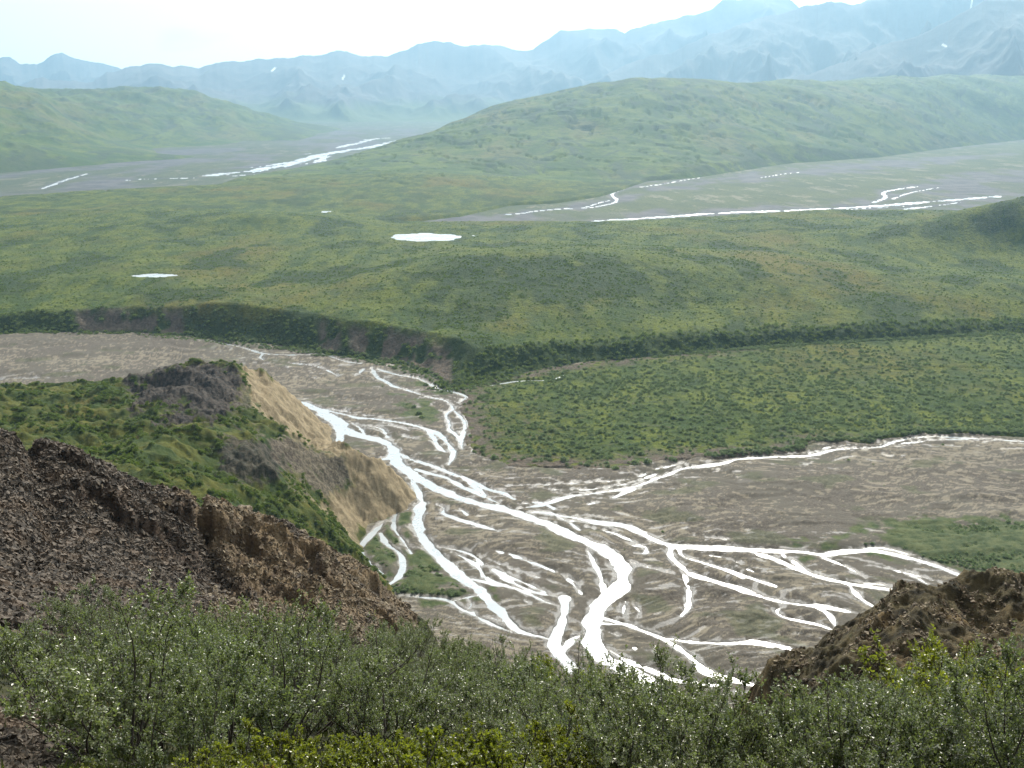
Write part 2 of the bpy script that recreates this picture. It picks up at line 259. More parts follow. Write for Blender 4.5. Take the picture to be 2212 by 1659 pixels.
# ================================================================== RIVER FLATS
CR = {'B': (640, 800, .3255), 'C': (960, 800, .3255), 'D': (1492, 920, .3255), 'E': (760, 1160, .434),
      'K': (0, 440, .5063), 'T': (0, 0, .5063), 'U': (1092, 0, .5063), 'P': (0, 0, 1)}
def cc(k, pts, z=0.0):
    ox, oy, s = CR[k]; return [PZ(ox+x*s, oy+y*s, z)[:2] for x, y in pts]
def smooth_pl(p):
    p = [np.array(q) for q in p]
    for _ in range(2):
        q = [p[0]]
        for a, b in zip(p[:-1], p[1:]): q += [a*.75+b*.25, a*.25+b*.75]
        p = q+[p[-1]]
    return p
CH = [  # frame, width in metres, broken 0..1, traced points
 ('B', 7, 0, [(40,215),(150,262),(250,315),(300,345),(325,400),(420,440),(540,455),(610,490),(650,530),(650,590),(700,640),(760,690),(850,740),(960,800),(1080,850),(1200,882),(1300,900),(1400,930),(1560,975),(1700,1035),(1850,1110),(2000,1165),(2110,1240),(2175,1330),(2165,1430),(2100,1500)]),
 ('E', 7.5, 0, [(1230,45),(1310,90),(1358,160),(1350,240),(1300,290),(1235,340),(1205,400),(1190,470),(1200,530),(1245,590),(1310,640),(1400,685),(1470,730),(1560,820)]),
 ('B', 6, 0, [(160,290),(260,350),(300,420),(620,500)][:3]), ('B', 4, 0, [(290,400),(290,480),(262,530),(235,560)]),
 ('B', 5, 0, [(560,590),(620,585),(660,560)]),
 ('B', 3.4, .1, [(100,238),(200,265),(330,295),(400,315),(500,320),(620,335),(740,355),(830,380),(920,405),(970,440),(1010,490),(1045,540),(1030,590),(1010,630)]),
 ('B', 3, .1, [(860,385),(910,440),(930,490),(960,530),(1000,545)]), ('B', 2, .3, [(370,350),(430,385),(450,420)]),
 ('B', 2.2, .3, [(430,370),(560,380),(590,410),(600,440),(635,462)]), ('B', 1.4, .4, [(580,350),(660,372),(745,402)]), ('B', 1.3, .4, [(690,425),(780,462)]), ('B', 1.4, .3, [(300,515),(380,545)]),
 ('B', 4.2, .25, [(680,550),(760,590),(860,620),(950,650),(1040,690),(1130,722),(1210,760),(1290,795),(1380,815),(1450,855)]),
 ('B', 3.4, .35, [(790,655),(900,690),(1000,710),(1080,760),(1170,800),(1270,850),(1350,885)]), ('B', 3, .45, [(1130,740),(1220,800),(1300,850)]),
 ('B', 2.6, 0, [(500,-20),(530,50),(590,70),(640,105),(700,120),(780,145),(880,180),(980,195),(1020,220),(1045,260),(1000,282),(990,310),(1020,350),(1010,390),(1060,430),(1090,460),(1103,525)]),
 ('B', 2.8, 0, [(1045,265),(1080,300),(1125,350),(1112,400),(1092,470)]),
 ('B', 2.2, .1, [(540,-8),(650,25),(760,45),(830,60),(890,95),(960,125),(1050,145),(1110,165),(1130,182),(1080,215)]),
 ('B', 3.2, 0, [(755,715),(790,770),(820,830),(842,885)]), ('B', 5.5, 0, [(842,880),(812,920),(805,990),(815,1070),(845,1130),(905,1190),(970,1260),(1050,1340),(1130,1400),(1220,1460)]),
 ('B', 2.2, .1, [(740,920),(665,950),(642,1000),(652,1060),(700,1120),(765,1215)]),
 ('B', 2.6, 0, [(590,1000),(530,1060),(450,1140),(415,1180),(430,1230),(490,1290),(570,1350)]), ('B', 2.6, 0, [(560,1080),(600,1160),(680,1200),(710,1270),(700,1350),(650,1400),(600,1430)]),
 ('B', 2.4, .1, [(940,895),(990,915),(962,950),(1060,980),(1150,1010),(1250,1040),(1350,1070)]), ('B', 1.3, .3, [(1095,925),(1135,960)]),
 ('B', 2.4, .1, [(890,1165),(1000,1180),(1100,1200),(1180,1230),(1240,1290),(1330,1330),(1440,1380),(1560,1430),(1660,1475)]),
 ('B', 1.9, .4, [(1060,1215),(1150,1260),(1230,1320),(1250,1380),(1330,1410)]), ('B', 1.7, .5, [(1200,1230),(1330,1280),(1500,1340),(1700,1405),(1850,1450)]),
 ('B', 1.6, .5, [(1280,1195),(1340,1200),(1480,1245),(1600,1290),(1750,1350),(1880,1420)]),
 ('C', 4.6, 0, [(545,945),(650,938),(740,962),(830,972),(920,990),(1030,1010),(1150,1025),(1240,1042),(1310,1080),(1400,1130),(1500,1165),(1650,1175),(1800,1185),(1950,1192),(2100,1197),(2212,1202)]),
 ('C', 3.6, .2, [(740,965),(815,1000),(930,1005)]), ('C', 2.4, .2, [(820,1005),(900,1060)]),
 ('C', 2.6, 0, [(500,915),(600,903),(700,880),(770,852),(860,832),(1000,815),(1150,795),(1260,775),(1330,750),(1400,720),(1500,690),(1570,652),(1700,635),(1830,620),(1900,600),(1980,585),(2100,578),(2212,573)]),
 ('C', 2, .6, [(420,770),(550,765),(700,762),(850,752),(1000,742),(1200,738),(1290,710),(1340,680)]), ('C', 2, .6, [(700,790),(850,798),(1000,790),(1240,750),(1400,690)]),
 ('C', 2, .5, [(960,888),(1070,862),(1150,830),(1250,790),(1310,770)]), ('C', 1.5, .5, [(500,890),(640,870),(730,920)]),
 ('C', 2, .4, [(1400,655),(1470,645),(1590,610)]),
 ('C', 3.4, 0, [(1500,1165),(1500,1240),(1560,1290),(1620,1350),(1720,1380),(1850,1420),(2000,1452),(2060,1475)]), ('C', 1.8, .1, [(1552,1180),(1580,1240),(1700,1272),(1850,1312),(2000,1370),(2200,1432)]),
 ('C', 2.8, .1, [(950,1190),(990,1280),(1030,1350),(1050,1420),(1060,1500)]), ('C', 1.6, .4, [(940,1040),(1100,1072),(1200,1112),(1330,1172)]), ('C', 3, .5, [(1260,1160),(1350,1170),(1330,1220),(1270,1215)]),
 ('C', 1.4, .5, [(1240,1275),(1400,1320),(1520,1350)]),
 ('D', 4.2, 0, [(0,812),(150,805),(300,810),(450,825),(600,830),(750,837),(880,860),(960,840),(1050,830),(1200,825),(1350,850),(1500,888),(1650,935),(1750,978),(1860,1015),(1960,1060)]),
 ('D', 4, 0, [(330,812),(480,860),(600,902),(700,950),(800,985),(920,1022),(1050,1050),(1200,1070),(1400,1095),(1560,1120)]), ('D', 3.4, .2, [(590,835),(680,900),(760,960),(830,1000)]),
 ('D', 2.2, 0, [(1045,1048),(1090,1100),(1130,1150),(1200,1190)]), ('D', 1.8, .1, [(980,1030),(1150,1040),(1300,1060),(1440,1085)]),
 ('D', 3.2, 0, [(0,982),(150,1030),(300,1080),(430,1122),(560,1160),(700,1185),(850,1192),(1000,1222),(1100,1245)]),
 ('D', 1.8, 0, [(600,1175),(610,1205),(568,1222),(580,1252),(640,1280),(760,1300),(850,1320),(945,1352)]), ('D', 2.1, 0, [(830,1200),(910,1240),(950,1300),(965,1352)]),
 ('D', 2.4, .2, [(1150,810),(1250,805),(1380,830),(1480,865)]), ('D', 1.6, .2, [(880,875),(1000,920),(1080,960),(1170,1015)]), ('D', 1.4, .3, [(1180,930),(1330,950),(1450,980),(1560,1010),(1660,1042)]),
 ('D', 3.5, .4, [(1470,990),(1520,1020),(1580,1055)]), ('D', 1.9, .2, [(0,885),(120,925),(250,960),(350,1012)]), ('D', 2.2, .5, [(120,860),(260,880),(340,925)]), ('D', 2.2, .4, [(350,945),(430,970)]),
 ('D', 2.2, .1, [(0,285),(150,265),(250,240),(330,217),(420,207),(600,205),(780,200),(860,182),(950,157),(1100,151),(1250,145),(1320,120),(1360,100),(1480,78),(1600,70),(1750,76),(1900,86),(2212,105)]),
 ('D', 1.6, .5, [(780,185),(870,150),(980,130)]), ('D', 1.5, .5, [(1350,120),(1500,110),(1640,90),(1830,90)]), ('D', 1.8, .6, [(30,735),(120,745),(240,755)]),
 ('E', 4.5, 0, [(470,140),(540,200),(600,240),(650,282),(690,325),(730,362),(765,405),(805,452),(865,482),(945,497),(1005,515)]),
 ('E', 2.6, 0, [(250,290),(330,300),(440,305),(500,320),(540,360),(600,382),(655,415),(720,445),(800,475)]), ('E', 2.8, 0, [(500,320),(580,300),(645,285)]), ('E', 2.6, .1, [(575,300),(602,340),(560,370)]),
 ('E', 2.4, .2, [(620,110),(680,150),(740,192),(830,242),(920,282),(1020,292),(1050,315)]), ('E', 2.6, .1, [(600,210),(700,232),(800,250),(880,282),(960,322),(1035,345)]),
 ('E', 5, 0, [(1050,300),(1062,360),(1050,410),(1030,470),(1000,512),(1015,565),(1060,610),(1110,670)]), ('E', 1.6, .4, [(700,140),(800,200),(880,240),(960,282)]), ('E', 1.6, .5, [(880,120),(980,160),(1080,210),(1150,290)]),
 ('E', 3.4, .3, [(1160,480),(1110,500),(1070,540),(1040,585)]), ('E', 2.4, .3, [(820,300),(890,330)]), ('E', 2.2, .5, [(660,395),(760,420),(800,440)]),
 ('E', 3.6, 0, [(1235,398),(1320,422),(1400,450),(1480,480),(1560,512),(1620,550),(1690,600),(1740,650),(1790,687),(1900,712),(2000,737),(2090,757)]), ('E', 2.4, .1, [(1700,600),(1720,640),(1760,660)]),
 ('E', 2.2, .2, [(1240,430),(1340,438)]), ('E', 1.7, .2, [(1240,460),(1330,492)]), ('E', 2.6, .2, [(1240,540),(1310,580),(1380,622),(1480,660),(1560,690),(1620,722),(1720,727),(1820,738)]), ('E', 1.6, .4, [(1820,738),(1900,762),(2010,795)]),
 ('E', 2.8, .3, [(1520,497),(1650,520),(1760,527),(1870,532),(2000,522),(2100,540),(2200,562)]), ('E', 2.2, .2, [(1362,320),(1352,360),(1352,405)]), ('E', 3, .4, [(1640,170),(1680,230),(1680,300),(1672,350),(1640,392)]),
 ('E', 2, .5, [(1400,550),(1530,580)]), ('E', 1.6, .5, [(1380,330),(1440,370),(1420,400)]),
 ('K', 2.4, .1, [(910,590),(1000,605),(1060,620),(1120,640),(1200,646),(1280,645),(1400,641),(1480,655),(1560,665),(1610,670)]), ('K', 2, .1, [(1400,645),(1430,660),(1480,675),(1545,683)]),
 ('K', 1.4, .1, [(1120,643),(1108,655),(1125,668)]), ('K', 1.6, .2, [(1240,680),(1340,690),(1400,710),(1445,738)]), ('K', 1.8, .1, [(1552,705),(1518,737)]), ('K', 2.4, .5, [(-300,760),(0,750),(100,745),(210,745)]), ('K', 2.5, .6, [(1340,868),(1440,880),(1560,905)]),
 ('C', 1.8, .1, [(310,102),(400,85),(470,75),(550,70),(700,70),(760,50),(800,32)]),
 ('T', 60, 0, [(895,750),(960,742),(1030,732),(1080,735),(1120,722),(1200,706),(1280,692),(1330,672),(1400,655),(1480,642),(1560,632),(1640,617),(1700,600)]), ('T', 40, .3, [(1060,715),(1160,705),(1250,690),(1340,682)]),
 ('T', 40, .3, [(1270,662),(1340,652),(1400,660),(1365,690),(1300,700)]), ('T', 50, .3, [(1430,632),(1520,612),(1600,590),(1700,588)]), ('T', 35, .4, [(1480,660),(1580,650),(1650,625)]), ('T', 40, .3, [(980,752),(1060,745),(1120,740)]),
 ('T', 14, .5, [(180,805),(250,780),(290,765),(370,742)]), ('T', 14, .6, [(530,770),(640,762),(860,760)]),
 ('U', 9, .2, [(-20,917),(60,912),(130,900),(250,890),(360,887),(430,875),(485,858),(450,832),(462,820),(512,803)]), ('U', 8, .5, [(340,885),(410,862),(480,850)]), ('U', 10, .6, [(560,800),(680,785),(760,768),(830,758)]), ('U', 8, .6, [(1080,760),(1180,742),(1260,735)]),
 ('U', 26, 0, [(330,950),(500,936),(700,925),(850,912),(1000,905),(1200,900),(1400,890),(1600,878),(1800,862),(1950,850),(2100,838)]), ('U', 22, .3, [(1060,930),(1200,926),(1350,907),(1500,890),(1700,880)]),
 ('U', 12, .3, [(1570,865),(1630,842),(1600,820),(1690,805),(1760,795)]), ('U', 10, .6, [(1650,850),(1720,822),(1850,800)]), ('U', 20, .3, [(1500,905),(1750,890),(1950,862)])]
CHW = [(w_*(.64 if w_ < 6.5 else .72 if w_ < 8 else .6), br, smooth_pl(cc(k, p))) for k, w_, br, p in CH]
def channel(X, Y):
    """signed metres from the water's edge (negative in the water)"""
    res = np.full(X.shape, 1e3); wob = fbm(X/9, Y/9, 3, 51); brk = fbm(X/6, Y/13, 3, 77); wob2 = fbm(X/45, Y/110, 4, 151); brk2 = fbm(X/40, Y/130, 4, 177)
    for w_, br, pl in CHW:
        P = np.array(pl); pad = w_*2+14
        b = (X > P[:, 0].min()-pad) & (X < P[:, 0].max()+pad) & (Y > P[:, 1].min()-pad) & (Y < P[:, 1].max()+pad)
        if not b.any(): continue
        far_ = w_ > 8.5; wb = (wob2 if far_ else wob)[b]; bk_ = (brk2 if far_ else brk)[b]; hw = w_/2*(1+wb*(.9 if far_ else .4)); e_ = np.minimum(np.hypot(X[b]-P[0, 0], Y[b]-P[0, 1]), np.hypot(X[b]-P[-1, 0], Y[b]-P[-1, 1])); hw = hw*(1 if w_ > 3 and not br else .3+.7*sst(0, 10 if w_ < 8.5 else 160, e_)); d = seg_dist(X[b], Y[b], pl)-hw
        if far_: d = d+np.abs(fbm(X[b]/28, Y[b]/150, 3, 191))*w_*.5-.1*w_
        if br: d = d+np.maximum(0, bk_+br*1.5-.75)*max(2.4, w_*.8)
        res[b] = np.minimum(res[b], d)
    return res
veg_islands = [cc('D', [(830,835),(1180,795),(1270,650),(1500,635),(1700,640),(1950,635),(2212,650),(2500,690),(2500,1080),(2000,1040),(1900,1010),(1750,945),(1500,865),(1250,815)]),
  cc('E', [(190,260),(262,215),(275,120),(330,90),(400,150),(510,235),(590,290),(500,312),(250,285)]), cc('B', [(440,1170),(520,1100),(580,1180),(670,1220),(690,1290),(660,1370),(600,1350),(520,1270)]), cc('B', [(540,1040),(600,1000),(700,1150),(640,1170)]),
  cc('B', [(700,190),(870,220),(880,300),(800,320)]), cc('B', [(830,90),(900,100),(950,150),(850,130)])]
far_island = cc('U', [(180,905),(450,880),(700,820),(1000,785),(1400,745),(1800,712),(2212,650),(2500,640),(2500,700),(1900,740),(1700,790),(1560,830),(1300,865),(1000,885),(600,900),(300,925)])
far_strip = cc('U', [(-300,900),(300,850),(700,765),(1100,700),(1500,672),(2212,605),(2700,590),(2700,630),(1700,672),(1400,700),(1000,740),(700,775),(300,870),(0,912)])
DEP = np.radians(np.r_[np.arange(41, 12, -.05), np.arange(12, 3, -.035), np.arange(3, .75, -.02)])
X, Y = fan(-36, 36, 1150, CAMZ/np.tan(DEP)); R = np.hypot(X, Y)
cd = channel(X, Y)
near = 1-sst(700, 1000, R)
flow = fbm(X/26+.5*Y/26, Y/60-.2*X/60, 4, 3); wx = X+14*fbm(X/70, Y/70, 3, 9); wy = Y+14*fbm(X/70, Y/70, 3, 19)
terr = fbm(wx/60, wy/22, 4, 21)                    # low terraces left by old channels
steps = sst(-.02, .02, terr)+sst(.18, .21, terr)+sst(-.26, -.23, terr)
fl = fbm(wx/11, wy/3, 4, 33)*.6
swale = np.exp(-(fbm(wx/34, wy/11, 4, 88)/.035)**2)
swale2 = np.exp(-(fbm(wx/17+40, wy/4, 4, 188)/.02)**2)
Z = .34*steps+.22*fl+.3*flow-.5*swale*sst(-.3, .2, fbm(X/20, Y/9, 2, 189))-.42*swale2*sst(-.1, .3, fbm(X/25, Y/10, 2, 190))
Z = Z*near+(1-near)*.5*flow
sub = np.minimum(1, np.maximum(0, cd)/5)
shelve = sst(-.1, .25, fbm(X/22, Y/22, 3, 55)); cut = sst(-.75-.8*shelve, .25+2.2*shelve, cd+.3*fbm(X/4, Y/4, 2, 5))
Z = np.where(cd < 40, -.45+(cut*.72)+Z*sub, .27+Z)
Z = np.maximum(Z, -.5); Z = np.where(cd > 2.2, np.maximum(Z, .1), Z); Z = Z+.05*fbm(X/1.6, Y/1.6, 2, 61)*near
vv = np.full(X.shape, -1e3)
for p in veg_islands: vv = np.maximum(vv, sdist(X, Y, p))
nz = fbm(X/12, Y/12, 4, 41); veg = sst(-1, 4, vv+4+14*(nz-.1))*sst(.0, 2, cd)
veg = np.maximum(veg, near*.4*sst(.5, .75, fbm(X/30, Y/20, 4, 44)+.25*sst(40, 0, cd))*sst(1, 4, cd))
fi = sdist(X, Y, far_island); fs = sdist(X, Y, far_strip); fn = fbm(X/70, Y/160, 5, 14)
farveg = np.maximum(sst(-25, 40, fi+20+70*fn), sst(-20, 40, fs+30+60*fn)); farveg = np.maximum(farveg, .75*sst(.0, .35, fbm(X/90, Y/260, 5, 16))*sst(1300, 1500, R)*(X > 0))
left_far = sst(1700, 2300, R)*(X < 0)*sst(-.1, .35, fbm(X/220, Y/500, 5, 15)+.25)
farveg = np.maximum(farveg, left_far*.8); farveg = np.maximum(farveg, sst(5200, 6500, R))
farveg *= sst(0, 12, cd)
veg = np.where(R > 1050, farveg, veg)
silt = .85*sst(.24, .55, fbm(wx/6, wy/2.2, 5, 91, .66)+.55*fbm(X/80, Y/45, 3, 92)+.06)*sst(.3, 3, cd)*near
silt = np.maximum(silt, .75*sst(.0, .3, fbm(X/180, Y/260, 5, 71)-.15)*(1-near)*(fi < 60))
wet = sst(1.5, .1, cd+1.5*fbm(X/3, Y/7, 4, 35))+.7*sst(.32, .55, fbm(wx/10, wy/3.2, 4, 95)-.2*sst(0, 26, cd))*sst(34, 12, cd)
wet = np.clip(wet, 0, 1)*near
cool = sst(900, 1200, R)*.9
Z += .25*sst(0, 3, vv)*near
sp = [PZ(*p)[:2] for p in [(975,846),(1003,862),(990,895),(1003,930),(1003,968),(1015,988),(1060,1000),(1110,1012),(1200,1012),(1270,1020),(1330,1022),(1390,1012),(1430,1000),(1500,997),(1600,990),(1700,983),(1740,978),(1755,962),(1830,958),(1880,962),(1915,950),(2000,940),(2090,942),(2212,945),(2500,950),(3000,955),(3300,700),(2212,718),(1800,740),(1400,770),(1150,800),(1010,828)]]
Z = np.where((sdist(X, Y, sp) > 3) & (Y < 800), np.minimum(Z, -.02)-.5, Z)
g_mat = mat_gravel()
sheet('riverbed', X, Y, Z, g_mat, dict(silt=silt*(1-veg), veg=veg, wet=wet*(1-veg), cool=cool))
# one level sheet of water: it shows wherever the bed lies lower
wr = CAMZ/np.tan(np.radians(np.arange(41, .76, -.35))); WX, WY = fan(-36, 36, 60, wr)
sheet('water', WX, WY, np.full(WX.shape, -.05), mat_water())
WATER = bpy.data.materials['silty_water']

# ================================================================== TUNDRA PLATEAU AND HILL
foot = [(-900,742),(-200,730),(0,722),(100,720),(200,722),(300,722),(400,730),(480,740),(560,747),(640,752),(700,765),(760,772),(810,780),(870,790),(920,810),(950,830),(975,842),(1010,835),(1080,822),(1150,805),(1240,790),(1330,783),(1420,775),(1500,768),(1600,757),(1700,750),(1800,745),(1900,738),(2000,733),(2100,728),(2212,722),(2600,712),(3200,700)]
top = [(-900,712),(-200,700),(0,688),(70,675),(150,668),(250,664),(400,665),(480,660),(560,662),(640,675),(700,690),(750,695),(800,700),(860,712),(910,718),(960,728),(1000,740),(1020,760),(1060,764),(1100,760),(1250,748),(1400,738),(1600,724),(1800,717),(2000,710),(2212,700),(2600,690),(3200,680)]
fx = [p[0] for p in foot]; fy = [p[1] for p in foot]; ctl = []
for px, py in top:
    f0 = PZ(px, np.interp(px, fx, fy)); df = math.hypot(*f0[:2]); d = ray(px, py); T = -d[2]/math.hypot(d[0], d[1])
    h = (CAMZ-T*df)/(1+1.35*T); ctl.append(PD(px, py, df+1.35*h+2))
ctl += [PZ(*p) for p in [(-800,600,18),(0,600,18),(330,594,18),(700,600,19),(600,540,18),(0,540,18),(-800,520,18),(925,512,17),(1250,520,17),(1220,497,15),(1000,495,15),(850,500,15),(1500,490,15),(1800,480,15),(2030,470,15),(2600,480,16),(2212,530,17),(2212,620,17),(1900,640,16),(1050,650,23),(1400,640,20),(1600,660,16),(300,640,18),
   (0,440,15),(300,440,15),(-800,440,15),(0,414,11),(-800,418,11),(500,495,17),(750,470,12),(1100,447,3),(1400,394,3),(1700,356,3),(2212,306,3),(2800,290,3),(1250,425,4),(950,470,5)]]
ctl += [PD(*p) for p in [(1050,551,850),(900,592,800),(1200,556,855),(1400,552,880),(1600,564,900),(1750,584,900),(600,467,1290),(450,476,1290),(450,402,1900),(250,409,1860),
   (500,386,2050),(700,356,2400),(800,325,2650),(860,292,2900),(950,265,3050),(1050,245,3100),(1230,203,3200),(1330,185,3250),(1440,176,3350),(1600,176,3750),(1750,175,4150),(1950,172,4700),(2100,168,5200),(2212,164,5600),(2500,155,6300),(3000,150,6800),
   (900,420,1700),(1000,380,2000),(1000,320,2500),(1200,300,2600),(1200,380,2150),(1450,280,2750),(1450,350,2350),(1700,260,3300),(1980,240,4000),(2212,230,4950),(1700,320,2850),(2212,280,4500),(2600,250,5500),(2212,420,1260),(2400,395,1270),(2130,441,1250),(2060,460,1240)]]
ctl += [PZ(2000,478,12), PZ(1950,486,13), PZ(2050,500,14), PZ(2150,500,15)]
ctl += [PA(*p) for p in [(1050,1060,17),(1400,1080,17),(1700,1080,16),(600,1450,12),(800,3700,20),(1000,4100,60),(1300,4200,110),(1600,4800,150),(1950,5900,190),(2400,7200,220),(3000,7700,220),(500,2800,-30),(0,2500,-30),(-800,2500,-30),(700,3200,-20)]]
HT = TPS(ctl, 1e-6)
foot_near = foot[6:]
pol = [PZ(*p)[:2] for p in foot]+[PZ(*p)[:2] for p in [(3200,448),(2212,462),(2050,461),(1900,466),(1700,473),(1500,481),(1350,493),(1220,490),(1100,490),(1000,489),(900,489),(835,489),(870,484),(1000,468),(1100,445),(1200,440),(1300,425),(1400,392),(1500,385),(1700,354),(1900,340),(2050,320),(2212,302),(2700,290),(3200,275)]]
pol += [PA(*p)[:2] for p in [(3200,9500,0),(2200,8200,0),(1600,6200,0),(1000,4700,0),(880,3500,0)]]+[PD(*p)[:2] for p in [(820,318,2950),(700,352,2600),(500,383,2150),(450,398,1960),(150,408,1880),(0,411,1860),(-900,415,1860)]]
# far plateau rim lies at its own height: its foot is behind it
rs = np.r_[540*np.exp(np.arange(0, math.log(1300/540), .0032)), 1300*np.exp(np.arange(0, math.log(7600/1300), .006))]
X, Y = fan(-35, 35, 1150, rs); R = np.hypot(X, Y)
ht = HT(X, Y); s0 = sdist(X, Y, pol)
gul = ridged(X/16, Y/16, 3, 6)*5+fbm(X/50, Y/50, 3, 8)*5
sl = s0+np.where(R < 1100, (gul-4.5)*sst(0, 10, s0)*sst(40, 8, s0), 0)
bank = np.minimum(ht, sl/1.35*np.where(R > 1400, .75, 1.0))
farw = sst(1400, 2200, R)
hill_n = (ridged(X/420, Y/520, 4, 11, .4)-.72)*30+fbm(X/140, Y/160, 4, 12)*5
und = fbm(X/90, Y/110, 4, 13)*2.6+fbm(X/22, Y/26, 4, 23)*.8
hgt = np.clip(bank/30, 0, 1)
Zp = bank+(und*sst(0, 25, s0)*(1-farw)*.9)+hill_n*farw*hgt*sst(20, 120, bank)*.8
crease = np.abs(fbm(X/170, Y/150+X/700, 3, 31)); Zp -= farw*hgt*9*np.exp(-(crease/.05)**2)
shrub = sst(.05, .45, fbm(X/60, Y/90, 4, 24)-.05)*.9
mound = np.exp(-(((X-30)/110)**2+((Y-790)/75)**2)); shrub = np.maximum(shrub, sst(.35, .8, mound+.35*fbm(X/20, Y/30, 3, 25)+.1))
bk = sst(28, 12, s0)*(R < 1100)
# bare patches where the bank is undercut
soilp = np.zeros(X.shape)
for px0, px1, st_ in [(160, 400, 1.), (685, 740, .9), (750, 800, .95), (815, 980, 1.)]:
    pp = CX+F*(X/Y)/CT*1.0; pz = CX+(F*X)/(Y*CT-(8-CAMZ)*ST)
    soilp = np.maximum(soilp, sst(px0-6, px0+14, pz)*sst(px1+6, px1-14, pz)*st_)
soil = soilp*sst(26, 16, s0+3*fbm(X/6, Y/6, 3, 28))*sst(1.5, 5, s0)*sst(-.3, .0, fbm(X/16, Y/16, 3, 29)+.12)*(R < 1100)
rivfoot = sst(120, 30, s0)*farw*(X > -200)
shr = np.maximum(shrub*(1-farw), np.maximum(bk*.9, rivfoot*sst(-.3, .3, fbm(X/60, Y/60, 4, 39))))
pond_px = [(925, 512, 76, 9.5, 17), (332, 595, 54, 4.2, 18), (704, 448, 13, 1.3, 14)]
ponds = []
for px, py, hx, hy, z in pond_px:
    c = PZ(px, py, z); e = PZ(px+hx, py, z); f = PZ(px, py-hy, z); g_ = PZ(px, py+hy, z)
    pc = np.array([c[0], (f[1]+g_[1])/2]); ra = e[0]-c[0]; rb = (f[1]-g_[1])/2
    d = np.sqrt(((X-pc[0])/ra)**2+((Y-pc[1])/rb)**2)+.32*fbm(X/ra*1.3+px, Y/rb*1.1, 3, 66)
    zz = float(HT(pc[0], pc[1])); ponds.append((pc, ra, rb, zz))
    Zp = np.where(d < 2.2, Zp*sst(1.2, 2.2, d)+(1-sst(1.2, 2.2, d))*(zz+.4), Zp); Zp = np.where(d < 1.05, zz+.4-1.6*(1-sst(.85, 1.0, d)), Zp)
keepn = (Zp > -3) & (R < 2050); keepf = (Zp > -6) & (R >= 2050-12)
t_mat = mat_tundra(); h_mat = mat_hill()
at = dict(shrub=shr, soil=soil)
fc = grid_faces(*X.shape)
row = np.searchsorted(rs, 2050)
sheet('tundra_plateau', X[:row+1], Y[:row+1], Zp[:row+1], t_mat, {k: v[:row+1] for k, v in at.items()}, (Zp > -3)[:row+1])
sheet('hill', X[row:], Y[row:], Zp[row:], h_mat, {k: v[row:] for k, v in at.items()}, (Zp > -6)[row:])
PLZ = (X, Y, Zp)
th = np.linspace(0, 2*math.pi, 48, endpoint=False)
for pc, ra, rb, zz in ponds:
    V = [(pc[0], pc[1], zz-.2)]+[(pc[0]+math.cos(t)*ra*1.35, pc[1]+math.sin(t)*rb*1.35, zz-.2) for t in th]
    o = mesh_np('pond', V, [(0, 1+i, 1+(i+1) % 48) for i in range(48)], WATER); tag(o, kind='structure')

def tundra_h(x, y):
    x = np.atleast_1d(np.asarray(x, float)); y = np.atleast_1d(np.asarray(y, float))
    na = 1150; a = (np.degrees(np.arctan2(x, y))+35)/70*(na-1); r = np.hypot(x, y); i = np.interp(r, rs, np.arange(len(rs)))
    i0 = np.clip(i.astype(int), 0, len(rs)-2); a0 = np.clip(a.astype(int), 0, na-2); fi_, fa = i-i0, a-a0; G = Zp
    return (G[i0, a0]*(1-fa)+G[i0, a0+1]*fa)*(1-fi_)+(G[i0+1, a0]*(1-fa)+G[i0+1, a0+1]*fa)*fi_

# ------------------------------------------------------------------ scrub terrace on the right
X, Y = fan(-4, 36, 760, CAMZ/np.tan(np.radians(np.arange(20.2, 11.2, -.03))))
s1 = sdist(X, Y, sp); n1 = fbm(X/7, Y/7, 4, 43)
cdt = channel(X, Y)
hgt_ = .55+.75*sst(-20, 60, X)
barren = sst(22, 4, s1+9*fbm(X/11, Y/11, 3, 58))*sst(190, 120, X)
Zt = np.minimum(hgt_+.25*fbm(X/18, Y/18, 4, 46)+.25*n1, (s1+1.6*n1)*.9-.1)
line = [PZ(*p)[:2] for p in [(1560,815),(1700,808),(1900,800),(2050,797),(2212,800),(2600,806)]]
ld = seg_dist(X, Y, line); Zt -= .9*np.exp(-(ld/1.7)**2)
Zt = np.where(cdt < 2, np.minimum(Zt, -.4+.5*np.maximum(0, cdt)), Zt)
path2 = np.exp(-(fbm(X/60, Y/16, 3, 47)/.03)**2)*sst(840, 870, CY+F*np.tan(np.arctan(CAMZ/np.hypot(X, Y))-TH))*.8
soil_t = np.clip(np.maximum(barren*sst(-.5, .1, n1+.15), path2*sst(-.1, .4, fbm(X/40, Y/40, 3, 49))), 0, 1)
TER = (X, Y, Zt)
sheet('scrub_terrace', X, Y, Zt, t_mat, dict(shrub=.05+.35*sst(0, .5, fbm(X/16, Y/16, 3, 50)), soil=soil_t), Zt > -1)
terr_r = CAMZ/np.tan(np.radians(np.arange(20.2, 11.2, -.03)))

